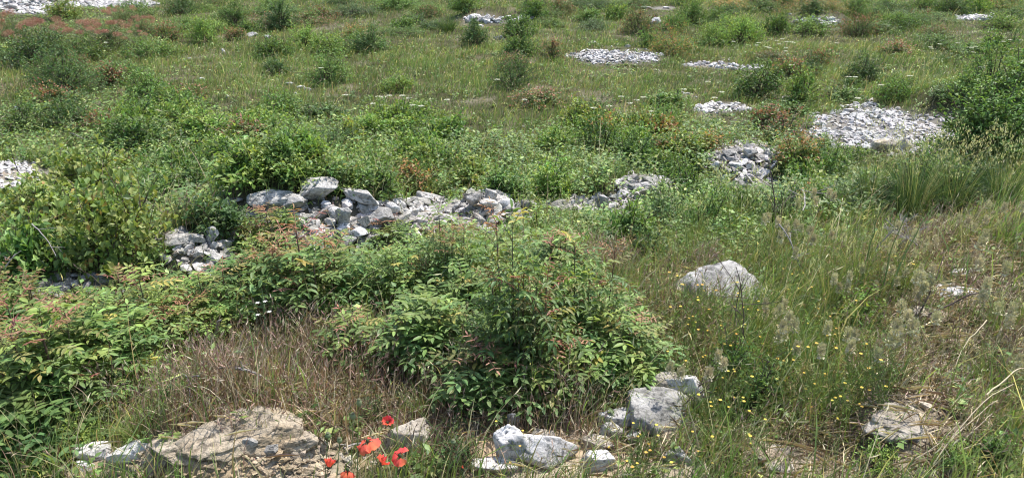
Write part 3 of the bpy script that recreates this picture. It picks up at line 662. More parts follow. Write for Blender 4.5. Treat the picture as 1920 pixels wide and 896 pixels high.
big(1188, 832, 34, 24, 510, (1, .7, .8), 'small tilted grey stone right of the wedge-shaped one', M_ROCK, tilt=(0, -.5))
big(962, 870, 58, 82, 511, (1, .8, 1), 'tall pale stone left of the flat pale boulder at the bottom', M_GRAVEL, rot=.2, tilt=(0, -.25))
big(962, 806, 20, 36, 512, (1, .8, 1), 'narrow pale stone sticking up behind the tall pale one', M_GRAVEL)
big(925, 892, 60, 34, 513, (1, .8, .8), 'white stone at the bottom edge below the tall pale one', M_GRAVEL)
big(1022, 880, 92, 62, 514, (1, .8, .9), 'broad pale boulder with grass shadows at the bottom centre', M_GRAVEL)
big(1015, 824, 36, 22, 515, (1, .8, .8), 'yellowish stone behind the broad pale boulder', M_PALE)
big(1118, 892, 56, 56, 516, (1, .8, .9), 'pale rough stone at the bottom edge below the wedge stone', M_GRAVEL)
big(1120, 848, 50, 26, 517, (1, .8, .8), 'low beige stone left of the wedge stone', M_PALE)
big(1275, 872, 50, 26, 518, (1, .8, .8), 'low grey stone in the grass at the bottom right of centre', M_ROCK)
big(1470, 880, 84, 40, 519, (1, .9, .45), 'flat brownish slab lying at the bottom right of the yellow flowers', M_PALE, cuts=4, tilt=(.05, .03), rough=.07, sink=.5)
big(1700, 815, 110, 40, 520, (1, .9, .6), 'flat pale bedrock patch showing at the lower right', M_PALE, cuts=3, sink=.55, rough=.12)
big(478, 840, 110, 38, 521, (1, .9, .8), 'highest pale limestone slab at the top of the front bank', M_PALE, cuts=7, rough=.08, sink=.45, rot=.15, tilt=(.38, .05), tint=(1, .95, .86))
big(400, 854, 110, 32, 541, (1, .9, .8), 'middle pale limestone slab of the front bank', M_PALE, cuts=7, rough=.08, sink=.48, rot=.5, tilt=(.38, -.1), tint=(1, .94, .85))
big(548, 850, 60, 30, 542, (1, .9, .8), 'short pale limestone slab at the right end of the front bank', M_PALE, cuts=7, rough=.08, sink=.42, rot=-.2, tint=(1, .96, .9))
big(325, 872, 90, 34, 522, (1, .9, .6), 'low pale slab left of the middle slab on the front bank', M_PALE, cuts=3, rough=.09, sink=.55, rot=.4, tint=(1, .95, .88))
big(240, 876, 70, 30, 523, (1, .8, .7), 'pale stone under dry grass at the left of the front bank', M_GRAVEL)
big(178, 868, 64, 34, 524, (1, .8, .7), 'weathered pale stone under dry grass at the lower left', M_GRAVEL)
big(152, 888, 36, 24, 525, (1, .8, .8), 'small white stone at the lower left below the weathered one', M_GRAVEL)
big(455, 822, 20, 13, 526, (1, .9, .8), 'egg-sized grey stone lying on the highest pale slab', M_ROCK, sink=-.6)
big(466, 848, 24, 17, 527, (1, .9, .8), 'grey cobble below the egg-sized stone on the bank', M_ROCK, sink=-.3)
big(385, 858, 34, 12, 528, (1, .6, .6), 'ochre flat shard on the front bank', M_PALE, sink=-.1)
big(510, 858, 26, 18, 529, (1, .9, .8), 'bluish grey cobble on the gravel left of the poppies', M_ROCK, sink=-.1)
big(495, 830, 34, 20, 530, (1, .8, .8), 'orange-stained stone at the right of the highest slab', M_PALE, sink=0)
big(1760, 610, 70, 34, 532, (1, .8, .7), 'pale stone among dry seed heads at the right', M_PALE)
big(1800, 560, 66, 26, 533, (1, .8, .7), 'pale stone in tan grass near the right edge', M_GRAVEL)
big(1620, 395, 50, 24, 534, (1, .8, .8), 'white stone under the arching oat grass at the right', M_GRAVEL)
big(1690, 462, 34, 14, 535, (1, .8, .8), 'small pale stone below the arching oat grass', M_GRAVEL)
big(1825, 525, 70, 18, 536, (1, .8, .7), 'flat pale stone above the tan grass by the right edge', M_GRAVEL)
big(1660, 285, 40, 34, 537, (1, .8, .9), 'salmon-coloured stone at the near edge of the broad gravel patch', M_PALE)
big(1695, 282, 26, 24, 538, (1, .8, .9), 'cream stone next to the salmon-coloured one', M_PALE)
# --- meadow stones
for px, py, w, h, lab, pool in [
    (474, 70, 24, 14, 'pale stone in the grass right of the round bright bush', WPOOL), (503, 72, 14, 9, 'small pale stone beside the far bush left of centre', WPOOL),
    (419, 102, 10, 14, 'small pointed grey stone standing in the grass', RPOOL), (356, 114, 8, 8, 'tiny pale stone left of the pointed grey one', WPOOL),
    (378, 152, 10, 8, 'little white stone in the open grass at left', WPOOL), (320, 198, 14, 8, 'pale stone right of the round olive bush', WPOOL),
    (425, 184, 10, 8, 'little white stone mid-left in the grass', WPOOL), (30, 208, 14, 12, 'round white stone at the left edge below the big dark bush', WPOOL),
    (52, 204, 14, 8, 'pale stone next to the round white one at the left', WPOOL), (143, 230, 12, 12, 'white stone low between two left bushes', WPOOL),
    (541, 160, 15, 8, 'leftmost white stone of the little stone group', WPOOL), (563, 168, 14, 10, 'middle white stone of the little stone group', WPOOL),
    (576, 172, 13, 12, 'right grey stone of the little stone group', RPOOL), (553, 180, 12, 9, 'lowest white stone of the little stone group', WPOOL),
    (516, 156, 8, 5, 'white chip left of the little stone group', WPOOL), (650, 152, 8, 5, 'white chip right of the dark green bush', WPOOL),
    (38, 300, 18, 12, 'white stone at the upper end of the left gravel heap', WPOOL), (70, 290, 14, 10, 'pale stone behind the left gravel heap', WPOOL),
    (830, 36, 0, 0, '', None), (770, 38, 12, 7, 'white stone left of the far dark grass tuft', WPOOL), (790, 42, 12, 8, 'pale stone touching the far dark grass tuft', WPOOL),
    (888, 42, 30, 14, 'white rubble block at the far dark tuft', WPOOL), (905, 44, 22, 12, 'pale block right of the white rubble block', RPOOL), (935, 76, 24, 13, 'grey slab in the grass beyond the upper gravel strip', RPOOL),
    (1232, 46, 20, 18, 'big bright stone standing in the far bushes right of centre', WPOOL), (1261, 54, 9, 9, 'small white stone right of the big bright one', WPOOL),
    (1212, 18, 22, 6, 'far white stone left of the far strip', WPOOL), (1250, 17, 12, 6, 'far white stone right of the last one', WPOOL),
    (1380, 28, 20, 8, 'far flat pale stone among bushes', WPOOL), (1178, 90, 10, 8, 'grey stone just behind the upper gravel strip', RPOOL),
    (1112, 84, 18, 9, 'low grey stone behind the left end of the upper gravel strip', RPOOL), (1376, 132, 14, 9, 'round white stone right of the thin chip line', WPOOL),
    (1530, 44, 12, 10, 'peaked white stone on the far rubble strip', WPOOL), (1571, 19, 8, 8, 'round white far stone by a bush', WPOOL),
    (1612, 46, 20, 12, 'rounded cream stone right of the far rubble strip', PPOOL), (1847, 40, 22, 10, 'far white stone near the right edge', WPOOL),
    (1815, 38, 16, 8, 'far pale stone left of the one near the right edge', WPOOL), (1361, 205, 20, 13, 'big pale stone of the three in the grass', WPOOL),
    (1380, 206, 14, 9, 'round pale stone of the three in the grass', PPOOL), (1335, 206, 14, 8, 'left pale stone of the three in the grass', WPOOL),
    (1404, 208, 14, 7, 'flat pale stone right of the three in the grass', WPOOL), (1685, 206, 10, 8, 'white stone on the far rim of the broad gravel patch', WPOOL),
    (1150, 305, 14, 14, 'white stone in the mid-slope leaves', WPOOL), (1425, 262, 16, 12, 'pinkish pale stone between reddish bushes', PPOOL),
    (780, 332, 10, 10, 'dark round stone in the leafy belt', RPOOL), (905, 270, 12, 8, 'pale stone in the grass left of the yellow-green bush', WPOOL),
    (1580, 180, 10, 7, 'small stone above the broad gravel patch', WPOOL), (60, 22, 26, 14, 'pale block in the far left rubble', WPOOL), (20, 20, 26, 16, 'big pale block at the far left corner', WPOOL),
    (180, 12, 24, 12, 'pale block of the far left rubble strip', WPOOL), (240, 10, 22, 10, 'second pale block of the far left rubble strip', RPOOL)]:
    if pool: rock(px, py, w, h, lab, pool=pool)

# ================================================================ plants
def rdirs(n, up0=.1, up1=1.0):
    a = rng.uniform(0, 6.28, n); z = rng.uniform(up0, up1, n); r_ = np.sqrt(np.maximum(1 - z*z, .02)); return np.stack([np.cos(a)*r_, np.sin(a)*r_, z], -1)
BC = {  # leaf palettes of the bushes: body, tip
 'g': ([(4, (.075, .145, .03)), (3, (.10, .18, .035)), (1.4, (.055, .10, .025))], (.16, .25, .05)),
 'b': ([(4, (.12, .21, .035)), (3, (.16, .255, .045)), (1, (.075, .14, .03))], (.24, .32, .06)),
 'd': ([(4, (.048, .095, .028)), (3, (.065, .125, .035)), (1, (.11, .15, .06))], (.10, .17, .05)),
 'r': ([(4, (.08, .13, .038)), (2, (.12, .16, .05)), (1.0, (.20, .11, .06))], (.27, .115, .07)),
 'o': ([(4, (.10, .155, .035)), (2.5, (.15, .19, .045)), (1.2, (.30, .17, .06))], (.36, .18, .06)),
 'y': ([(4, (.12, .175, .032)), (3, (.16, .215, .045)), (1.4, (.08, .125, .028)), (.35, (.30, .20, .05))], (.25, .28, .07)),
 's': ([(3, (.085, .135, .045)), (2, (.12, .17, .06)), (1, (.15, .11, .06))], (.14, .17, .07)),
}
def build_bush(w, h, kind, leaf=.034, dens=1.0):
    fo, st, tp_ = Geo(), Geo(), Geo(); pal, tipc = BC[kind]
    ns = int(34 + 46 * w * h * dens + 30 * w); per = int(11 + 10 * h)
    dirs = rdirs(ns, -.05 if kind != 'y' else .1, 1); lob = 1 + .6 * (fbm(dirs[:, 0]*1.6 + 9*w + rng.uniform(0, 50), dirs[:, 1]*1.6, dirs[:, 2]*1.6, o=2) - .5) * 2
    PP, DD, tt = [], [], []
    for i in range(ns):
        d = dirs[i]; e = d * np.array([w/2, w/2, h]) * lob[i] * rng.uniform(.62, 1.03); e[2] = max(e[2], .05)
        b = np.array([*rng.normal(0, w*.06, 2), 0]); mid = b + (e - b) * .5 + np.array([0, 0, h*.10]) - np.array([e[0], e[1], 0]) * .12
        s = np.linspace(0, 1, 7)[:, None]; path = b*(1-s)**2 + 2*mid*s*(1-s) + e*s*s
        if i % 2 == 0 or ns < 50: tube(st, path, .005 + .003*h, .0018, pick([(.12, .085, .06), (.08, .055, .04), (.17, .13, .09)]), 4)
        t = rng.uniform(.38, 1.0, per)**.7; P = b*(1-t[:, None])**2 + 2*mid*(t*(1-t))[:, None] + e*(t*t)[:, None]
        tan = norm(e - mid)[None] + np.zeros((per, 3)); PP.append(P); DD.append(tan); tt.append(t)
        for q in range(3):    # side sprays
            t0 = rng.uniform(.5, .95); o = b*(1-t0)**2 + 2*mid*t0*(1-t0) + e*t0*t0; sdv = norm(rng.normal(0, 1, 3) + norm(e-b)*.8 + np.array([0, 0, .35])) * rng.uniform(.10, .22) * (.4 + .6*w)
            k = per // 2; t = rng.uniform(.1, 1, k); PP.append(o + sdv * t[:, None]); DD.append(np.repeat(norm(sdv)[None], k, 0)); tt.append(.5 + .5*t)
            if q == 0: tube(st, [o, o + sdv*.5, o + sdv], .003, .0012, (.11, .08, .055), 3)
    P, D, t = np.concatenate(PP), np.concatenate(DD), np.concatenate(tt); n = len(P)
    P = P + rng.normal(0, .012, P.shape); P[:, 2] = np.maximum(P[:, 2], .01)
    rd = norm(rng.normal(0, 1, (n, 3))); ld = norm(D * .5 + rd * .9 + np.array([0, 0, .1])); Nn = norm(np.array([0, 0, 1.]) + rng.normal(0, .45, (n, 3)) + D * .3)
    C = mixc(n, pal, .2) * 1.2; rad = np.linalg.norm(P / np.array([w/2, w/2, h]), axis=1)
    tipm = (t > .84) & (rad > .72) & (rng.random(n) < (.5 if kind in 'ros' else .45))
    L = leaf * rng.uniform(.6, 1.25, n)
    if kind in 'ro':
        red = tipm | ((P[:, 2] > h*.6) & (fbm(P[:, 0]*4, P[:, 1]*4, o=2, s=14) > .52) & (rng.random(n) < .5))
        leaves(tp_, LEAF5, P[red], ld[red], Nn[red], L[red], L[red]*.5, np.array(tipc) * np.exp(rng.normal(0, .25, (red.sum(), 1)))); m = ~red
    else:
        C[tipm] = np.array(tipc) * np.exp(rng.normal(0, .15, (tipm.sum(), 1))); m = np.ones(n, bool)
    wr = .72 if kind == 'y' else .5
    leaves(fo, LEAF5, P[m], ld[m], Nn[m], L[m], L[m]*wr, C[m])
    out = [('stem', st.mesh('stem', M_WOOD)), ('foliage', fo.mesh('foliage', M_LEAF, False))]
    if not tp_.empty(): out.append(('young_leaves', tp_.mesh('young_leaves', M_LEAF, False)))
    return out
def bush(px, pyb, w, h, kind, label, leaf=.034, name=None, group='bushes scattered over the slope', cat='bush', dens=1.0, nudge=.6):
    p = at(px, pyb); s = dist(p) / FPX; fr = sstep(4.5, 8, p[1]); W, H = w*s*(1.05 + .2*fr), max(h*s*(1.05 + .22*fr), .12); leaf = leaf * 1.12
    cw = min((.35, .6, 1.0, 1.5), key=lambda c: abs(math.log(c / W))); ch = cw * (.45 if H/W < .6 else (.75 if H/W < 1.0 else 1.25))
    var = int(rng.integers(3)); key = ('bush', kind, cw, ch, var, leaf, dens)
    yb = p[1] + W*.5*nudge
    return place(key, lambda: build_bush(cw, ch, kind, leaf, dens), name or 'bush', (p[0], yb, float(gz(p[0], yb)) - .01), rng.uniform(0, 6.28),
                 (W/cw*rng.uniform(.88, 1.12), W/cw*rng.uniform(.75, 1.1), H/ch*rng.uniform(.85, 1.1)), label, cat, group)
def build_terebinth(h, w, nshoot, young, tone=(1, 1, 1), dark=False, per=(12, 17), leaflet=.041):
    fo, st, yo = Geo(), Geo(), Geo()
    for i in range(nshoot):
        main = i < max(2, nshoot//3); a = rng.uniform(0, 6.28); rr = w*.5*math.sqrt(rng.uniform(.0, 1)) * (.85 if main else 1)
        top = np.array([rr*math.cos(a), rr*math.sin(a), h * (rng.uniform(.7, 1.08) if main else rng.uniform(.32, .84)) * (1 - .3*(rr/(w*.5))**2)])
        b = np.array([rr*.62*math.cos(a), rr*.62*math.sin(a), 0]); mid = (b + top)*.5 + np.array([top[0], top[1], 0])*.12
        s = np.linspace(0, 1, 9)[:, None]; path = b*(1-s)**2 + 2*mid*s*(1-s) + top*s*s; tube(st, path, .005*h + .002, .002, pick([(.13, .08, .06), (.17, .10, .07), (.14, .13, .07)]), 5)
        nl = int(rng.integers(*per) * (1.55 if h > .7 and main else 1.15)); ga = rng.uniform(0, 6.28); isy = (rng.random() < young * .42) or (main and i < 3 and young > .3)
        for j in range(nl):
            t = 1 - (j/nl)**1.15 * .66; ga += 2.4 + rng.normal(0, .25); o = b*(1-t)**2 + 2*mid*t*(1-t) + top*t*t
            el = np.interp(t, [.35, .8, 1], [.1, .5, 1.15]) + rng.normal(0, .15); Lr = np.interp(t, [.35, .75, .93, 1], [.13, .165, .15, .10]) * rng.uniform(.85, 1.15)
            d = np.array([math.cos(ga)*math.cos(el), math.sin(ga)*math.cos(el), math.sin(el)]); ss = np.array([0, .25, .5, .75, 1.0])
            rp = o + Lr*(ss[:, None]*d) - np.array([0, 0, 1]) * (Lr*.28*ss**2)[:, None]
            youngl = isy and t > .90; half = isy and .80 < t <= .90
            npair = 4 if rng.random() < .6 else 3; sp = np.linspace(.3, .9, npair); q = np.repeat(sp, 2); sg = np.tile([1., -1.], npair)
            Pq = o + Lr*(q[:, None]*d) - np.array([0, 0, 1]) * (Lr*.28*q**2)[:, None]
            side = norm(np.cross(d, [0, 0, 1.])); tng = d[None] - np.array([0, 0, .6]) * q[:, None]
            D = norm(tng*.55 + side[None]*sg[:, None]*.95 - np.array([0, 0, .10]) + rng.normal(0, .16, (len(q), 3)))
            Pq = np.vstack([Pq, rp[-1]]); D = np.vstack([D, norm(tng[-1] + rng.normal(0, .1, 3))])
            Nn = np.array([0, 0, 1.]) + d*(-.15) + rng.normal(0, .28, (len(Pq), 3)); Ls = leaflet * rng.uniform(.85, 1.15, len(Pq)) * (.62 if youngl else (.8 if t < .45 or half else 1))
            if youngl:
                c = np.array(pick([(.32, .15, .075), (.29, .16, .065), (.33, .17, .10), (.29, .12, .08)])) * np.exp(rng.normal(0, .15, (len(Pq), 1))); gg = yo; wd = .27
            else:
                c = mixc(len(Pq), [(4, (.095, .175, .045)), (3, (.125, .215, .055)), (1.3, (.065, .125, .035))], .12) * np.array(tone) * rng.uniform(.72, 1.25); gg = fo; wd = .40
                if rng.random() < .035: c = c*.3 + np.array((.30, .26, .06))*.8
                if half: c = c*.6 + np.array((.26, .17, .05))*.45
                elif t > .8: c = c * np.array((1.35, 1.2, 1.0))
            leaves(gg, LEAF8, Pq, D, Nn, Ls, Ls*wd, c); tube(gg if youngl else fo, rp, .0016, .0009, (.16, .17, .06) if not youngl else (.3, .12, .08), 3)
    out = [('stem', st.mesh('stem', M_WOOD)), ('foliage', fo.mesh('foliage', M_GLOSS))]
    if not yo.empty(): out.append(('young_leaves', yo.mesh('young_leaves', M_GLOSS)))
    return out
def tereb(px, pyb, w, h, label, young=.6, tone='n', n=None, nudge=.5, leaflet=.041, rz=None):
    p = at(px, pyb); s = dist(p) / FPX; W, H = w*s, h*s
    cls = 'L' if W > .6 else ('M' if W > .28 else 'S'); cw, ch, ns = {'L': (.8, .85, 27), 'M': (.42, .6, 12), 'S': (.18, .5, 4)}[cls]
    tn = {'n': (1.08, 1.04, 1), 'y': (1.22, 1.10, .95), 'd': (.8, .85, .95)}[tone]; key = ('t', cls, int(rng.integers(3)) if cls != 'L' else px, tone, young, leaflet)
    yb = p[1] + W*.5*nudge; k = (W/cw + H/ch)/2
    return place(key, lambda: build_terebinth(ch, cw, n or ns, young, tn, leaflet=leaflet), 'terebinth_shrub' if cls != 'S' else 'terebinth_sapling', (p[0], yb, float(gz(p[0], yb)) - .01), rng.uniform(0, 6.28) if rz is None else rz,
                 (W/cw*.5 + k*.5, W/cw*.5 + k*.5, H/ch), label, 'shrub', 'feather-leaved shrubs with reddish tips')
def uvs(g, c, rx, rz, C, n=10, m=7, rib=0):
    V = []; 
    for j in range(m):
        t = math.pi*j/(m-1)
        for i in range(n): a = 2*math.pi*i/n; q = 1 + rib*((i % 2)*2-1)*math.sin(t); V.append((c[0]+rx*math.sin(t)*math.cos(a)*q, c[1]+rx*math.sin(t)*math.sin(a)*q, c[2]+rz*math.cos(t)))
    g.add(V, [(j*n+i, j*n+(i+1) % n, (j+1)*n+(i+1) % n, (j+1)*n+i) for j in range(m-1) for i in range(n)], None, C)

# --- big feather-leaved shrubs of the front
tereb(980, 725, 160, 345, 'largest central feather-leaved shrub crowned by an orange-red sprig', .9, 'n', 17)
tereb(1095, 690, 145, 245, 'feather-leaved shrub right of and behind the largest central one', .9, 'n', 15)
tereb(1150, 660, 150, 130, 'feather-leaved bush at the right side of the central clump with coppery tips', .9, 'n', 11)
tereb(905, 765, 130, 120, 'low glossy feather-leaved bush at the lower left of the central clump', .35, 'n', 9)
tereb(1050, 745, 120, 130, 'broad low feather-leaved bush at the front foot of the central clump', .4, 'n', 13)
tereb(1165, 715, 110, 130, 'low feather-leaved bush at the lower right of the central clump', .3, 'n', 9)
tereb(580, 610, 210, 150, 'dense feather-leaved shrub in front of the rubble ridge', .5, 'n', 18)
tereb(590, 600, 100, 215, 'tall single-stemmed sapling with a pink-red head before the ridge boulders', 1.0, 'n', 4)
tereb(505, 585, 120, 130, 'feather-leaved shrub left of the pink-headed sapling', .9, 'y', 16)
tereb(740, 575, 120, 130, 'green feather-leaved shrub before the right end of the ridge', .15, 'n', 16)
tereb(830, 560, 120, 160, 'feather-leaved shrub with a coppery tip behind the central clump', .8, 'n', 16)
tereb(395, 640, 180, 120, 'yellow-green feather-leaved shrub below the left rubble heap', .7, 'y', 15)
tereb(280, 680, 190, 165, 'feather-leaved shrub with orange-red tip right of the lower left mass', .9, 'y', 15)
tereb(70, 790, 260, 230, 'large glossy feather-leaved shrub filling the lower left edge', .5, 'y', 25)
tereb(190, 770, 200, 180, 'glossy feather-leaved shrub right of the lower left edge shrub', .25, 'n', 20)
tereb(20, 640, 150, 150, 'feather-leaved shrub with pinkish sprigs at the left edge', 1.0, 'y', 16)
tereb(150, 660, 150, 110, 'small orange-tinged feather-leaved shrub under the yellow-green bush', 1.0, 'y', 14)
tereb(30, 870, 150, 120, 'dark glossy leaves at the bottom left corner', .1, 'd', 14)
tereb(670, 690, 100, 100, 'small feather-leaved shrub with coppery heart amid dry grass', .7, 'n', 14)
tereb(450, 570, 90, 90, 'dark leafy shrub right of the left rubble heap', .2, 'd', 12)
tereb(800, 690, 110, 150, 'slender-leaved shrub at the left of the central clump', .2, 'n', 12, leaflet=.04)
tereb(735, 470, 60, 70, 'young bright sapling growing before the broad dark-bottomed stone', .4, 'y', 4)
tereb(500, 470, 60, 80, 'thin young sapling with coppery top before the rounded boulder', 1.0, 'y', 4)
tereb(550, 450, 40, 60, 'small thin green sapling before the pitted boulder', .3, 'n', 3)
tereb(455, 480, 50, 60, 'thin sapling at the gap between both rubble heaps', .5, 'n', 4)
tereb(900, 610, 110, 110, 'bushy green shoots between the ridge shrub and the central clump', .2, 'n', 14, leaflet=.036)
tereb(1050, 545, 90, 110, 'feather-leaved shoots behind the central clump at right', .8, 'n', 12)
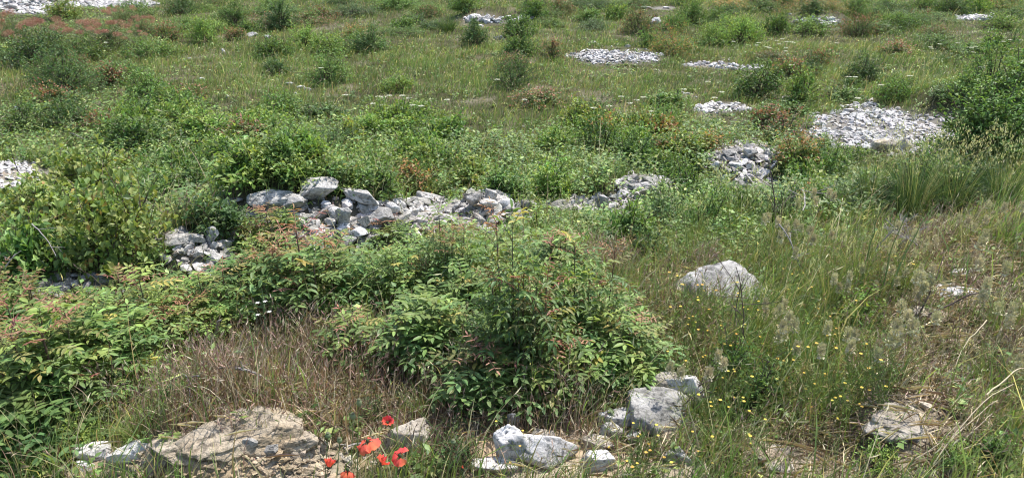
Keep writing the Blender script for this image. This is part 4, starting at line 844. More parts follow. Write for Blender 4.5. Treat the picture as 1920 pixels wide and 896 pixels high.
# --- bushes: px, foot, width, height, palette, label
MID = 'leafy bushes of the belt behind the rubble ridge'
FAR = 'bushes dotted over the far meadow'
for a in [
 (190, 545, 240, 215, 'y', 'tall yellow-green round-leaved bush with bare trunks at the left', .031, MID),
 (90, 470, 190, 150, 'y', 'yellow-green bush left of and behind the tall round-leaved one', .03, MID),
 (30, 545, 140, 130, 'g', 'broad-leaved green bush at the left edge above the pinkish sprigs', .038, MID),
 (130, 390, 170, 100, 'y', 'olive-yellow bush right of the white gravel heap at the left edge', .034, MID),
 (250, 400, 130, 100, 'g', 'fresh green bush behind the tall yellow-green one', .034, MID),
 (335, 395, 130, 95, 'g', 'bright leafy bush above the left rubble heap', .036, MID),
 (395, 445, 110, 70, 'd', 'dark green bush touching the back of the left rubble heap', .034, MID),
 (460, 385, 120, 75, 'b', 'bright green bush behind the rounded boulder', .034, MID),
 (545, 370, 90, 55, 'b', 'light green bush behind the peaked boulder', .032, MID),
 (620, 365, 100, 60, 'g', 'green bush directly behind the long sloping slab', .03, MID),
 (700, 375, 90, 60, 'g', 'green bush behind the top right of the ridge', .03, MID),
 (770, 365, 80, 50, 'o', 'bush with rusty leaves behind the flat tilted slab', .03, MID),
 (880, 365, 70, 60, 'y', 'yellowish bush behind the central heap, left part', .03, MID),
 (945, 370, 90, 70, 'g', 'green bush behind the central heap, right part', .03, MID),
 (1030, 385, 75, 85, 'b', 'bright yellow-green bush beside the central heap', .032, MID),
 (1035, 300, 90, 60, 'b', 'bright yellow-green bush in the grass beyond the central heap', .032, MID),
 (620, 300, 130, 60, 'd', 'dark small-leaved bush in the middle of the slope', .024, MID),
 (240, 300, 110, 70, 'g', 'round green bush below a reddish sprig, left of centre', .034, MID),
 (180, 270, 90, 45, 'r', 'reddish sprigged bush left of the round green one', .03, MID),
 (370, 280, 100, 60, 'b', 'bright green bush in the left leafy belt', .034, MID),
 (450, 285, 90, 55, 'r', 'green bush with red sprigs in the left leafy belt', .032, MID),
 (300, 350, 120, 70, 'g', 'medium green bush in the middle of the left leafy belt', .034, MID),
 (410, 340, 120, 60, 'g', 'wide green bush in the left leafy belt above the bright one', .034, MID),
 (520, 325, 110, 55, 'g', 'green bush behind the light green one near the peaked boulder', .032, MID),
 (690, 330, 90, 45, 'g', 'low green bush left of the dark round stone', .03, MID),
 (110, 250, 90, 50, 'd', 'low dark bush below the big dark one at left', .03, MID),
 (30, 260, 80, 55, 'g', 'low green bush at the left edge above the gravel heap', .03, MID),
 (50, 410, 110, 60, 'y', 'olive bush in front of the white gravel heap at the left edge', .034, MID),
 (1130, 300, 90, 60, 'g', 'green bush beyond the blocky pinkish stone', .03, MID),
 (1200, 325, 110, 75, 'g', 'dense green bush right behind the right-centre heap', .032, MID),
 (1280, 310, 90, 60, 'y', 'yellow-green bush left of the right heap', .032, MID),
 (1330, 290, 80, 50, 'o', 'rusty-tipped bush just behind the right heap', .032, MID),
 (1190, 260, 70, 45, 'r', 'thin reddish bush in the middle grass, right of centre', .028, MID),
 (1120, 250, 80, 45, 'd', 'low dark bush right of centre in the grass', .028, MID),
 (1250, 255, 90, 45, 'g', 'low green bush beyond the yellow-green one', .03, MID),
 (1500, 345, 90, 95, 'o', 'orange-brown leaved bush right of the right heap', .032, MID),
 (1560, 350, 90, 80, 'g', 'green bush between the orange-brown one and the oat grass', .032, MID),
 (1480, 275, 80, 60, 'r', 'reddish bush before the left side of the broad gravel patch', .03, MID),
 (1590, 318, 110, 36, 'g', 'low green bush along the near rim of the broad gravel patch', .03, MID),
 (1450, 245, 60, 45, 'r', 'small red-leaved bush left of the broad gravel patch', .028, MID),
 (1250, 440, 130, 90, 'd', 'dense dark small-leaved bush behind the boulder, left part', .026, MID),
 (1330, 455, 130, 100, 'g', 'dense green small-leaved bush behind the boulder, middle part', .026, MID),
 (1180, 470, 110, 90, 'g', 'green bush between the central clump and the dark bush', .028, MID),
 (1290, 385, 110, 60, 'g', 'grass-grown green bush above the dark small-leaved one', .028, MID),
 (1400, 430, 100, 80, 'd', 'dark tangled bush behind the boulder, right part', .024, MID),
 (1480, 440, 110, 90, 'd', 'dark twiggy bush below the orange-brown one', .024, MID),
 (1220, 505, 90, 70, 'd', 'shaded low bush above the dry patch by the central clump', .026, MID),
 (1600, 620, 90, 70, 'b', 'leafy bright green bush amid the grass left of the seed heads', .036, MID),
 (1225, 745, 80, 60, 'b', 'small bright bush at the yellow upright slab', .03, MID),
 (1380, 730, 100, 90, 'g', 'wiry green bush right of the pinkish white stone', .02, MID),
 (1430, 790, 130, 100, 'g', 'wiry green bush at the lower right with thin leaves', .02, MID),
 (1660, 895, 90, 40, 'b', 'small bright creeping plant at the bottom right', .022, MID),
 (1790, 890, 60, 34, 'b', 'small round-leaved plant at the bottom right of the straw stalks', .022, MID),
 (1870, 890, 90, 60, 'g', 'green tuft at the bottom right corner', .024, MID),
 (700, 800, 70, 60, 'd', 'feathery grey-green plant behind the poppies', .014, MID),
 (850, 885, 110, 60, 'd', 'feathery grey-green plant at the bottom, right of the poppies', .014, MID),
 (880, 540, 110, 90, 'b', 'light green bush below the central heap', .022, MID),
 (640, 640, 110, 60, 'g', 'small green plant at the foot of the ridge shrub', .024, MID),
 (340, 760, 80, 60, 'g', 'small-leaved plant at the edge of the dry grass, lower left', .026, MID),
 (130, 850, 100, 60, 'b', 'light green weedy plant at the lower left', .028, MID),
 (1700, 400, 90, 90, 'd', 'dark weedy bush between the arching and the dense oat grass', .026, MID), (1785, 400, 90, 90, 'g', 'green weedy bush between the two dark oat clumps', .03, MID), (1850, 390, 100, 110, 'd', 'dark weedy bush under the tallest oat grass', .028, MID),
 (1735, 385, 130, 95, 'g', 'leafy green bush in front of the right end of the broad gravel patch', .03, MID), (1640, 395, 130, 75, 'd', 'dark green bush behind the arching oat grass', .028, MID), (1550, 415, 120, 65, 'g', 'low green bush right of the twiggy bush', .028, MID), (1790, 375, 110, 110, 'd', 'dark bush between gravel patch and the large leafy right-edge shrub', .03, MID), (1905, 250, 110, 110, 'g', 'leafy shrub at the right edge behind the large leafy one', .032, MID),
 # far meadow
 (95, 190, 145, 80, 'd', 'big dark green bush at the left of the far meadow', .034, FAR),
 (60, 135, 120, 60, 'd', 'dark bush behind the big dark one at the left', .034, FAR),
 (265, 198, 90, 58, 'g', 'round olive-green bush right of the big dark one', .03, FAR),
 (200, 165, 50, 35, 'r', 'small reddish bush between the big dark one and the olive one', .03, FAR),
 (372, 86, 74, 52, 'b', 'round bright green bush in the far left grass', .034, FAR),
 (300, 80, 60, 26, 'r', 'small rusty bush left of the round bright one', .03, FAR),
 (430, 55, 60, 46, 'g', 'green bush at the far left edge of the meadow', .034, FAR),
 (440, 78, 40, 22, 'r', 'low reddish bush right of the round bright one', .03, FAR),
 (523, 60, 55, 55, 'd', 'dark bush near the far edge, left of centre', .034, FAR),
 (505, 112, 66, 36, 'g', 'green bush left of the twin bright bushes', .032, FAR),
 (565, 95, 70, 48, 'b', 'back one of the twin bright bushes, left of centre', .034, FAR),
 (610, 108, 60, 38, 'b', 'front right one of the twin bright bushes', .032, FAR),
 (608, 162, 95, 58, 'g', 'broad dark green bush above the little stone group', .03, FAR),
 (600, 42, 50, 20, 'r', 'reddish sprigs right of the far dark bush', .03, FAR),
 (660, 75, 40, 28, 'o', 'small rusty yellow bush in the far grass', .03, FAR),
 (690, 102, 58, 42, 'd', 'compact dark bush in the grass, left of centre', .03, FAR),
 (640, 14, 70, 16, 'd', 'dark bush line at the far edge', .036, FAR),
 (740, 18, 80, 22, 'g', 'low bush at the far edge near the middle', .034, FAR),
 (870, 26, 50, 28, 'g', 'green bush behind the far white rubble', .034, FAR),
 (860, 12, 60, 14, 'd', 'small dark bush at the far edge above the rubble', .034, FAR),
 (892, 92, 55, 42, 'd', 'round dark bush right of the far dark grass tuft', .03, FAR),
 (975, 72, 60, 40, 'g', 'green bush beyond the paired one near the upper gravel strip', .034, FAR),
 (975, 108, 55, 42, 'g', 'leafy bush left of the upper gravel strip', .032, FAR),
 (1036, 114, 44, 30, 'r', 'small red-tipped bush at the left end of the upper gravel strip', .03, FAR),
 (965, 170, 95, 56, 'd', 'wide dark bush with red sprigs in the mid meadow', .028, FAR),
 (960, 135, 70, 26, 'r', 'red sprigs behind the wide dark bush', .03, FAR),
 (740, 175, 60, 26, 'b', 'low bright plant patch left of the white flowers', .03, FAR),
 (1000, 40, 50, 28, 'g', 'green far bush, first right of the rubble strip', .034, FAR),
 (1050, 30, 60, 30, 'r', 'mixed rusty far bush, second right of the rubble strip', .034, FAR),
 (1105, 44, 50, 30, 'g', 'green far bush, third right of the rubble strip', .034, FAR),
 (1155, 40, 46, 26, 'b', 'bright far bush, fourth right of the rubble strip', .034, FAR),
 (1100, 12, 60, 16, 'd', 'dark bush at the far edge, right of centre', .034, FAR),
 (1200, 70, 80, 40, 'r', 'rose-like bush with reddish leaves left of the big bright stone', .03, FAR),
 (1270, 60, 60, 32, 'g', 'green bush right of the big bright stone', .032, FAR),
 (1262, 108, 80, 44, 'o', 'orange-topped bush above the right end of the upper gravel strip', .03, FAR),
 (1220, 92, 50, 26, 'g', 'low green bush behind the upper gravel strip', .03, FAR),
 (1345, 88, 70, 42, 'b', 'bright green bush, left one of a pair at the upper right', .034, FAR),
 (1400, 86, 90, 48, 'b', 'bright green bush, right one of a pair at the upper right', .034, FAR),
 (1300, 48, 60, 34, 'g', 'olive bush beyond the bright pair', .034, FAR),
 (1350, 50, 60, 30, 'g', 'green bush just beyond the bright pair', .034, FAR),
 (1430, 190, 85, 62, 'g', 'green bush with rusty rim, left of its fresher neighbour above the gravel', .03, FAR),
 (1515, 205, 90, 64, 'b', 'fresh green bush at the top left of the broad gravel patch', .03, FAR),
 (1490, 150, 70, 34, 'r', 'reddish sprigs behind the fresh green bush', .03, FAR),
 (1520, 145, 60, 36, 'd', 'dark plant behind the fresh green bush', .028, FAR),
 (1480, 26, 46, 28, 'r', 'dark red bush at the far edge, right part', .034, FAR),
 (1530, 32, 40, 24, 'd', 'dark bush beside the dark red one at the far edge', .034, FAR),
 (1605, 40, 60, 38, 'g', 'green bush right of the far rubble strip', .034, FAR),
 (1530, 70, 90, 30, 'b', 'low yellow-green bush in front of the far rubble strip', .032, FAR),
 (1460, 68, 60, 30, 'g', 'low green bush left front of the far rubble strip', .032, FAR),
 (1620, 70, 70, 36, 'r', 'reddish bush in front of the rounded cream stone', .032, FAR),
 (1625, 158, 62, 50, 'd', 'solitary dark bush above the broad gravel patch', .028, FAR),
 (1690, 190, 80, 34, 'g', 'low green bush right of the solitary dark one', .03, FAR),
 (1700, 60, 80, 34, 'g', 'green bush in the far right meadow', .034, FAR),
 (1680, 30, 70, 26, 'd', 'dark bush at the far edge, right of the cream stone', .034, FAR),
 (1740, 30, 60, 28, 'g', 'far green bush left of the right-hand white stones', .034, FAR),
 (1800, 32, 70, 32, 'd', 'dark far bush behind the right-hand white stones', .034, FAR),
 (1840, 26, 50, 28, 'b', 'bright far bush behind the right-hand white stones', .034, FAR),
 (1890, 18, 70, 20, 'd', 'dark bush in the far right corner', .034, FAR),
 (1890, 60, 70, 30, 'b', 'bright bush below the far right corner', .034, FAR),
 (1880, 110, 70, 34, 'g', 'green bush at the right edge of the far meadow', .032, FAR),
 (1770, 75, 70, 22, 'r', 'low reddish bush in the far right grass', .032, FAR),
 (140, 120, 90, 40, 'g', 'green bush in front of the smoke bush', .032, FAR),
 (240, 40, 80, 34, 'g', 'green bush right of the far left rubble', .034, FAR),
 (110, 40, 70, 36, 'y', 'yellow-green bush over the far left rubble', .034, FAR),
 (330, 30, 80, 34, 'd', 'dark green bush at the far edge, upper left', .034, FAR),
 (380, 14, 90, 18, 'g', 'green bush at the top edge, upper left', .034, FAR),
 (1870, 205, 120, 90, 'g', 'green shrub rising above the oat grass at the right', .032, MID),
 (1890, 330, 190, 190, 'g', 'large leafy shrub at the right edge behind the oat grass', .036, MID),
 (1850, 320, 130, 140, 'g', 'leafy green shrub between the gravel patch and the oat grass', .034, MID),
 (1765, 350, 90, 75, 'd', 'dark shrub at the near right rim of the broad gravel patch', .03, MID),
]:
    bush(*a[:6], leaf=a[6], group=a[7])
for a in [(940, 650, 110, 120, 'b', 'light green small-leaved bush inside the left half of the central clump', .024), (1070, 600, 110, 120, 'b', 'light green small-leaved bush deep in the right half of the central clump', .024),
          (1010, 470, 90, 70, 'b', 'light green bush behind the orange-red crowned shrub', .024), (860, 640, 90, 100, 'g', 'fine-leaved green bush left of the central clump', .022)]:
    bush(*a[:6], leaf=a[6], group=MID)
# further bushes of the leafy belt and of the far edge
BL = [(640, 365, 'the ridge'), (80, 350, 'the left gravel heap'), (370, 440, 'the left rubble heap'), (930, 380, 'the central heap'), (1170, 360, 'the right-centre heap'), (1400, 290, 'the right heap'), (1640, 240, 'the broad gravel patch'),
      (615, 275, 'the dark small-leaved bush'), (735, 190, 'the white flower patch'), (95, 170, 'the big dark bush'), (555, 170, 'the little stone group'), (1360, 205, 'the three pale stones'), (290, 40, 'the sloping pink plumes'),
      (930, 40, 'the far middle rubble'), (1235, 40, 'the big bright stone'), (1527, 42, 'the far right rubble strip'), (1830, 36, 'the last far white stones'), (523, 40, 'the far dark bush'), (372, 70, 'the round bright bush'), (1890, 250, 'the large right-edge shrub')]
adj = {'g': 'green', 'b': 'bright green', 'd': 'dark green', 'r': 'rusty', 'y': 'olive', 'o': 'orange-tipped'}
FB = []
for x0, x1, y0, y1, k, kinds, wr, hr in [(150, 860, 235, 385, 34, 'ggbbyg', (60, 105), (32, 55)), (1090, 1560, 250, 400, 20, 'ggbyo', (55, 95), (30, 52)), (0, 900, 8, 70, 28, 'ggdrbg', (50, 115), (12, 22)), (960, 1915, 6, 75, 40, 'ggdrbog', (50, 120), (12, 24)),
                                         (0, 700, 90, 235, 16, 'ggdrgb', (60, 110), (18, 34)), (1000, 1900, 90, 225, 14, 'gdrg', (50, 100), (14, 26))]:
    for i in range(k):
        for tr in range(30):
            px_, py_ = rng.uniform(x0, x1), rng.uniform(y0, y1); A = [np.array([px_]), np.array([py_ - 12])]
            if blobs(*A, Z_GRAVEL)[0] < .05 and blobs(A[0], A[1] - 0, [(c[0], c[1] + 22, c[2] + 25, c[3] + 34) for c in Z_WALL + Z_GRAVEL])[0] < .25: break
        else: continue
        kd = pick(kinds); b = min(BL, key=lambda q: (q[0]-px_)**2 + (1.6*(q[1]-py_))**2); dx, dy = px_ - b[0], py_ - b[1]
        rel = ('right of ' if dx > 0 else 'left of ') if abs(dx) > 1.5*abs(dy) else ('in front of ' if dy > 0 else 'behind ')
        FB.append((px_, py_, rng.uniform(*wr), rng.uniform(*hr), kd, f'low {adj[kd]} bush {rel}{b[2]}'))
FB.sort(key=lambda q: q[0]); tot, run = {}, {}
for q in FB: tot[q[5]] = tot.get(q[5], 0) + 1
for q in FB:
    i = run.get(q[5], 0); run[q[5]] = i + 1; lb = q[5] + ('' if tot[q[5]] == 1 else (f', leftmost of {tot[q[5]]}' if i == 0 else f', {OW[i]} from the left there'))
    bush(*q[:5], lb, leaf=.032, group=MID if q[1] > 230 else FAR)

# --- smoke bushes with pink plumes
def build_smoke(w, h, nplume):
    parts = build_bush(w, h, 's', .034, .9); g = Geo()
    for i in range(nplume):
        a = rng.uniform(0, 6.28); r_ = w*.5*math.sqrt(rng.random()); c = np.array([r_*math.cos(a), r_*math.sin(a), h*(1.02 - .4*(r_/(w*.5))**2) + rng.uniform(-.03, .05)])
        k = 420; P = rng.normal(0, 1, (k, 3)); P = c + P / np.linalg.norm(P, axis=1, keepdims=True) * (rng.random((k, 1))**.5) * np.array([.085, .085, .055]) * rng.uniform(.7, 1.3)
        D = norm(P - c + rng.normal(0, .03, (k, 3))); leaves(g, LEAF4, P, D, rng.normal(0, 1, (k, 3)), rng.uniform(.012, .026, k), .007, mixc(k, [(2, (.44, .21, .14)), (2, (.34, .17, .11)), (1, (.52, .30, .21))], .15))
    return parts + [('plume', g.mesh('plume', M_DRY, False))]
for px, py, w, h, k, lab in [(70, 108, 130, 60, 16, 'smoke bush with dull pink plumes at the far left edge'), (180, 100, 130, 55, 18, 'smoke bush with dull pink plumes right of the edge one'),
    (225, 55, 80, 40, 9, 'small smoke bush behind, near the far left rubble'), (265, 72, 60, 34, 16, 'smoke bush whose pink plumes slope down to the right'), (20, 90, 80, 60, 8, 'smoke bush with few plumes cut by the left edge'),
    (245, 95, 70, 30, 5, 'low red-leaved smoke bush in front of the sloping plumes')]:
    p = at(px, py); s = dist(p)/FPX; W, H = w*s, h*s; bk = [(1.2, .6, k)]
    place(('smoke', k), lambda: build_smoke(1.2, .6, k), 'smoke_bush', (p[0], p[1] + W*.3, float(gz(p[0], p[1] + W*.3))), rng.uniform(0, 6.28), (W/1.2, W/1.2, H/.6), lab, 'bush', 'smoke bushes with pink plumes')

# --- tall grass clumps
def build_clump(h, w, n, dark, oats):
    g, s = Geo(), Geo(); r_ = w*.5*np.sqrt(rng.random(n)); a = rng.uniform(0, 6.28, n); B = np.stack([r_*np.cos(a)*.6, r_*np.sin(a)*.6, 0*a], -1)
    pal = [(4, (.038, .078, .024)), (3, (.06, .11, .03)), (1, (.17, .20, .085))] if dark else [(4, (.11, .18, .04)), (3, (.15, .22, .05)), (1, (.30, .28, .14))]
    tp, td = blades(g, B, rng.uniform(.5, 1.0, n)*h, rng.uniform(.004, .008, n), rng.uniform(.2, 1.7, n), a + rng.normal(0, .4, n), rng.uniform(0, 6.28, n), mixc(n, pal, .2))
    k = int(oats); r_ = w*.5*np.sqrt(rng.random(k)); a = rng.uniform(0, 6.28, k); B = np.stack([r_*np.cos(a)*.6, r_*np.sin(a)*.6, 0*a], -1)
    tp, td = blades(s, B, rng.uniform(.85, 1.25, k)*h, np.full(k, .0028), rng.uniform(.2, .8, k), a, rng.uniform(0, 6.28, k), mixc(k, [(1, (.26, .28, .12)), (1, (.34, .32, .18))], .15))
    for q in range(9):
        P = tp - td*(.014*q) + rng.normal(0, .012, (k, 3)); D = rng.normal(0, .35, (k, 3)) + td*.2 + np.array([0, 0, -1.])
        leaves(s, LEAF4, P, D, rng.normal(0, 1, (k, 3)), rng.uniform(.022, .036, k), .008, mixc(k, [(2, (.46, .46, .27)), (1, (.56, .53, .36)), (1, (.30, .33, .15))], .15))
    return [('blades', g.mesh('blades', M_GRASS)), ('seed_heads', s.mesh('seed_heads', M_GRASS))]
for px, py, w, h, dk, oats, lab in [
    (1640, 400, 120, 150, 1, 40, 'arching oat grass clump left of the dark oat mass'), (1720, 415, 150, 175, 1, 60, 'dense dark oat grass clump in the middle of the right bank'),
    (1800, 405, 150, 150, 1, 60, 'tall dark oat grass clump near the right edge'), (1890, 400, 130, 150, 1, 50, 'tallest oat grass clump at the right edge'), (1560, 410, 110, 110, 1, 30, 'thin oat grass clump left of the arching one'),
    (1835, 70+50, 0, 0, 1, 0, ''), (838, 62, 72, 44, 1, 6, 'far dark grass tuft beside the small white rubble'), (1785, 124, 64, 30, 1, 6, 'far dark grass tuft with white-edged blades at right'),
    (1380, 440, 100, 140, 0, 26, 'pale green grass clump over the dark bush behind the boulder'), (1460, 470, 110, 130, 0, 26, 'pale green grass clump right above the boulder'), (1300, 480, 70, 120, 0, 12, 'thin pale grass clump left above the boulder'),
    (1550, 600, 110, 150, 0, 20, 'upright bright grass clump right of the boulder'), (1610, 560, 110, 150, 0, 20, 'upright bright grass clump behind the leafy green bush'), (1500, 700, 130, 120, 0, 16, 'bright arching grass clump amid yellow flowers'),
    (1560, 770, 120, 100, 0, 12, 'bright arching grass clump left of the bare bedrock'), (1420, 640, 110, 100, 0, 14, 'grass clump below the boulder'), (1310, 800, 110, 100, 0, 10, 'bright grass clump right of the blocky grey stone'),
    (1340, 860, 120, 90, 0, 10, 'bright grass clump at the bottom right of centre'), (1890, 640, 110, 120, 0, 16, 'olive grass clump at the right edge'), (1870, 740, 130, 110, 0, 14, 'olive grass clump at the right edge lower down'),
    (1900, 830, 110, 110, 0, 14, 'grass clump near the bottom right corner'), (520, 680, 100, 80, 0, 8, 'green grass clump under the ridge shrub'), (420, 700, 110, 70, 0, 8, 'green grass clump at the left of the dry grass'),
    (790, 790, 60, 90, 0, 2, 'yellowing iris-like blades behind the peaked stone'), (640, 690, 70, 80, 0, 8, 'grass clump beside the coppery-hearted shrub'), (250, 840, 110, 70, 0, 8, 'grass clump in the dry grass at lower left'),
    (150, 820, 110, 70, 0, 8, 'grass clump under the lower left shrubs'), (1140, 770, 80, 60, 0, 6, 'thin shaded grass clump under the central shrub, right part'), (1060, 770, 90, 70, 0, 6, 'thin shaded grass clump under the central shrub, middle part'),
    (300, 500, 60, 60, 0, 6, 'grass clump left of the long flat slab'), (1070, 430, 60, 80, 0, 10, 'grass clump right of the central heap'), (1700, 560, 90, 110, 0, 18, 'grass clump among the cream seed heads'), (1150, 440, 60, 60, 0, 6, 'grass clump under the right-centre heap')]:
    if not w: continue
    p = at(px, py); s = dist(p)/FPX; W, H = w*s, h*s; hc = .75 if dk else .5; v = int(rng.integers(3))
    nb = 380 if dk else 150; ok = 'many' if oats > 20 else 'few'
    place(('clump', dk, ok, v), lambda: build_clump(hc, .7*hc, nb, dk, oats), 'grass_clump', (p[0], p[1] + W*.2, float(gz(p[0], p[1] + W*.2))), rng.uniform(0, 6.28), (max(W/(1.4*hc), .25),)*2 + (H/(1.0*hc),), lab, 'grass clump', 'tall grass clumps')

# --- dry seed-head plants, cream tops
def build_seedhead(h):
    st, out = Geo(), []
    for i in range(5):
        hd = Geo()
        b = np.append(rng.normal(0, .02, 2), 0); t = b + np.array([rng.normal(0, .09), rng.normal(0, .09), h*rng.uniform(.7, 1.05)]); tube(st, [b, (b+t)/2 + rng.normal(0, .01, 3), t], .0016, .001, (.30, .28, .14), 4)
        uvs(hd, t, .006, .014, (.42, .38, .24), 6, 5); k = 200; P = t + np.clip(rng.normal(0, 1, (k, 3)), -1.5, 1.5) * np.array([.008, .008, .018]); leaves(hd, LEAF4, P, norm(P - t + np.array([0, 0, .02])), rng.normal(0, 1, (k, 3)), rng.uniform(.007, .013, k), .008, mixc(k, [(2, (.62, .56, .38)), (1, (.52, .47, .29)), (1, (.42, .43, .25))], .15))
        out.append(('seed_head', hd.mesh('seed_head', M_DRY, False)))
        for q in range(6):
            o = b + (t - b)*rng.uniform(.1, .7); leaves(st, LEAF4, o[None], rng.normal(0, 1, (1, 3)) + [0, 0, .4], rng.normal(0, 1, (1, 3)), .035, .006, (.16, .19, .07))
    return [('stem', st.mesh('stem', M_GRASS))] + out
SH = [(1460, 455, 'over the pale grass above the boulder'), (1480, 480, 'right of the boulder top'), (1515, 400, 'below the orange-brown bush'), (1525, 450, 'beside the dark twiggy bush'), (1730, 460, 'in the tan grass below the oat clumps'),
      (1800, 420, 'right below the tall dark oat clump'), (1700, 500, 'left of the flat pale stone'), (1690, 560, 'among the grass left of the tan slope'), (1640, 540, 'right of the leafy bright bush'), (1720, 580, 'beside the pale stone among seed heads'),
      (1860, 600, 'near the right edge over the tan slope'), (1610, 665, 'under the leafy bright bush'), (1655, 670, 'above the bare bedrock'), (1450, 650, 'in the fine greens below the boulder'), (1525, 700, 'in the bright arching grass'),
      (1900, 415, 'at the right edge under the tallest oats'), (1295, 740, 'beside the pinkish white stone'), (1450, 600, 'just below the boulder at right'), (1830, 650, 'on the tan slope lower down'), (1900, 700, 'at the right edge, lowest'), (1560, 560, 'between two bright grass clumps'), (1775, 500, 'over the flat pale stone')]
for px, py, wh in SH:
    p = at(px, py + 50); place(('seed', int(rng.integers(3))), lambda: build_seedhead(.34), 'seed_head_plant', p, rng.uniform(0, 6.28), rng.uniform(.6, .95), 'cream-headed dry weed ' + wh, 'weed', 'cream seed-head weeds on the right slope')

# --- wiry plants with yellow flowers
def build_yellow(h, nf):
    st = Geo(); tips = []
    for i in range(7):
        b = np.append(rng.normal(0, .02, 2), 0); t = b + np.array([rng.normal(0, .08), rng.normal(0, .08), h*rng.uniform(.6, 1)]); tube(st, [b, (b+t)/2 + rng.normal(0, .012, 3), t], .0013, .0009, (.13, .19, .05), 4); tips.append(t)
        for q in range(4):
            t0 = rng.uniform(.35, .9); o = b + (t-b)*t0; e = o + np.array([rng.normal(0, .04), rng.normal(0, .04), rng.uniform(.02, .08)]); tube(st, [o, e], .001, .0007, (.13, .19, .05), 3); tips.append(e)
            leaves(st, LEAF4, o[None], rng.normal(0, 1, (1, 3)) + [0, 0, .5], rng.normal(0, 1, (1, 3)), .03, .005, (.13, .20, .05))
    out = [('stem', st.mesh('stem', M_GRASS))]; random.shuffle(tips)
    for t in tips[:nf]:
        g = Geo(); k = 7; a = np.arange(k)/k*6.28; tl = rng.normal(0, .3, 3); up = norm(np.array([0, 0, 1.]) + tl); D = np.stack([np.cos(a), np.sin(a), 0*a+.15], -1)
        leaves(g, PETAL, np.repeat(t[None], k, 0), D, np.repeat(up[None], k, 0), .0058, .0052, (.72, .52, .05)); out.append(('flower', g.mesh('flower', M_FLOWER)))
    return out
YF = [(1290, 560), (1320, 590), (1345, 600), (1370, 610), (1400, 590), (1300, 620), (1270, 600), (1440, 560), (1480, 545), (1500, 580), (1520, 610), (1330, 640), (1360, 660), (1290, 660), (1410, 640),
      (1240, 640), (1330, 720), (1350, 710), (1345, 735), (1420, 700), (1460, 690), (1600, 720), (1640, 735), (1615, 735), (1640, 740), (1580, 780), (1530, 760), (1590, 835), (1370, 805), (1195, 860), (1190, 880),
      (1108, 870), (985, 872), (1210, 850), (1310, 870), (1640, 520), (1680, 510), (1620, 480), (1560, 650), (1660, 640), (1480, 740), (1390, 760), (1545, 520), (1720, 690), (1250, 700), (1430, 830)]
def where(px, py):
    L = [(1355, 540, 'the large pale boulder'), (1600, 590, 'the leafy bright bush'), (1232, 775, 'the blocky grey stone'), (1700, 790, 'the bare bedrock patch'), (1022, 850, 'the broad pale boulder'), (1470, 870, 'the brownish slab'), (1150, 620, 'the central clump'), (1290, 740, 'the pinkish white stone'),
         (1500, 690, 'the arching grass')]
    b = min(L, key=lambda q: (q[0]-px)**2 + (1.5*(q[1]-py))**2); dx, dy = px - b[0], py - b[1]
    d = ('right of ' if dx > 0 else 'left of ') if abs(dx) > abs(dy)*1.3 else ('in front of ' if dy > 0 else 'behind ')
    return d + b[2]
cnt = {}
YF = [q for i, q in enumerate(YF) if i % 4 != 3]
for px, py in YF:
    wh = where(px, py); cnt[wh] = cnt.get(wh, 0) + 1
seen = {}
for px, py in sorted(YF):
    wh = where(px, py); seen[wh] = seen.get(wh, 0) + 1
    o = ['', 'first', 'second', 'third', 'fourth', 'fifth', 'sixth', 'seventh', 'eighth', 'ninth', 'tenth', 'eleventh', 'twelfth'][seen[wh]]
    lab = 'yellow-flowered wiry weed ' + wh + (f', {o} from the left there' if cnt[wh] > 1 else '')
    p = at(px, py + 35); v = int(rng.integers(4))
    place(('yel', v), lambda: build_yellow(.24, 3 + v), 'yellow_wildflower', p, rng.uniform(0, 6.28), rng.uniform(.7, 1.1), lab, 'wildflower', 'small yellow flowers')

# --- white umbels of the meadow
def build_umbel(h):
    st, hd = Geo(), Geo(); t = np.array([.02, .01, h]); tube(st, [(0, 0, 0), (.01, 0, h*.5), t - [0, 0, .02]], .002, .0014, (.12, .18, .06), 4)
    k = 60; a = rng.uniform(0, 6.28, k); r_ = .033*np.sqrt(rng.random(k)); P = t + np.stack([r_*np.cos(a), r_*np.sin(a), .004 - r_*r_*4], -1); 
    for q in range(0, k, 6): tube(st, [t - [0, 0, .02], P[q]], .0007, .0005, (.12, .18, .06), 3)
    leaves(hd, LEAF4, P, np.stack([np.cos(a), np.sin(a), 0*a], -1), np.array([0, 0, 1.]) + rng.normal(0, .2, (k, 3)), .013, .012, (.66, .67, .56))
    return [('stem', st.mesh('stem', M_GRASS)), ('flower_head', hd.mesh('flower_head', M_FLOWER, False))]
UF = [(712, 183), (722, 184), (732, 181), (753, 181), (765, 187), (697, 197), (716, 199), (776, 199), (793, 201), (986, 189), (1110, 205), (1144, 202), (1184, 196), (1197, 190), (1204, 185), (1217, 211), (1165, 184),
      (1455, 78), (1465, 75), (1472, 80), (1484, 80), (1460, 85), (1490, 83), (1475, 92), (1470, 98), (1567, 83), (1482, 124), (1742, 90), (1749, 93), (1760, 85), (1794, 83), (1818, 91), (1827, 89), (1825, 100), (1852, 62), (1875, 64), (1885, 72), (1911, 77), (1893, 77), (1704, 144), (1838, 128),
      (1592, 146), (1606, 147), (1650, 162), (1612, 187), (1377, 80), (1421, 82), (1436, 90), (1417, 87), (650, 180), (931, 152), (1328, 155), (1340, 185), (1880, 80), (200, 82), (1350, 175), (1285, 170), (840, 190), (600, 130), (1440, 92)]
UL = [((600, 860, 150, 260), 'in the flower group left of the watercourse-like grass'), ]
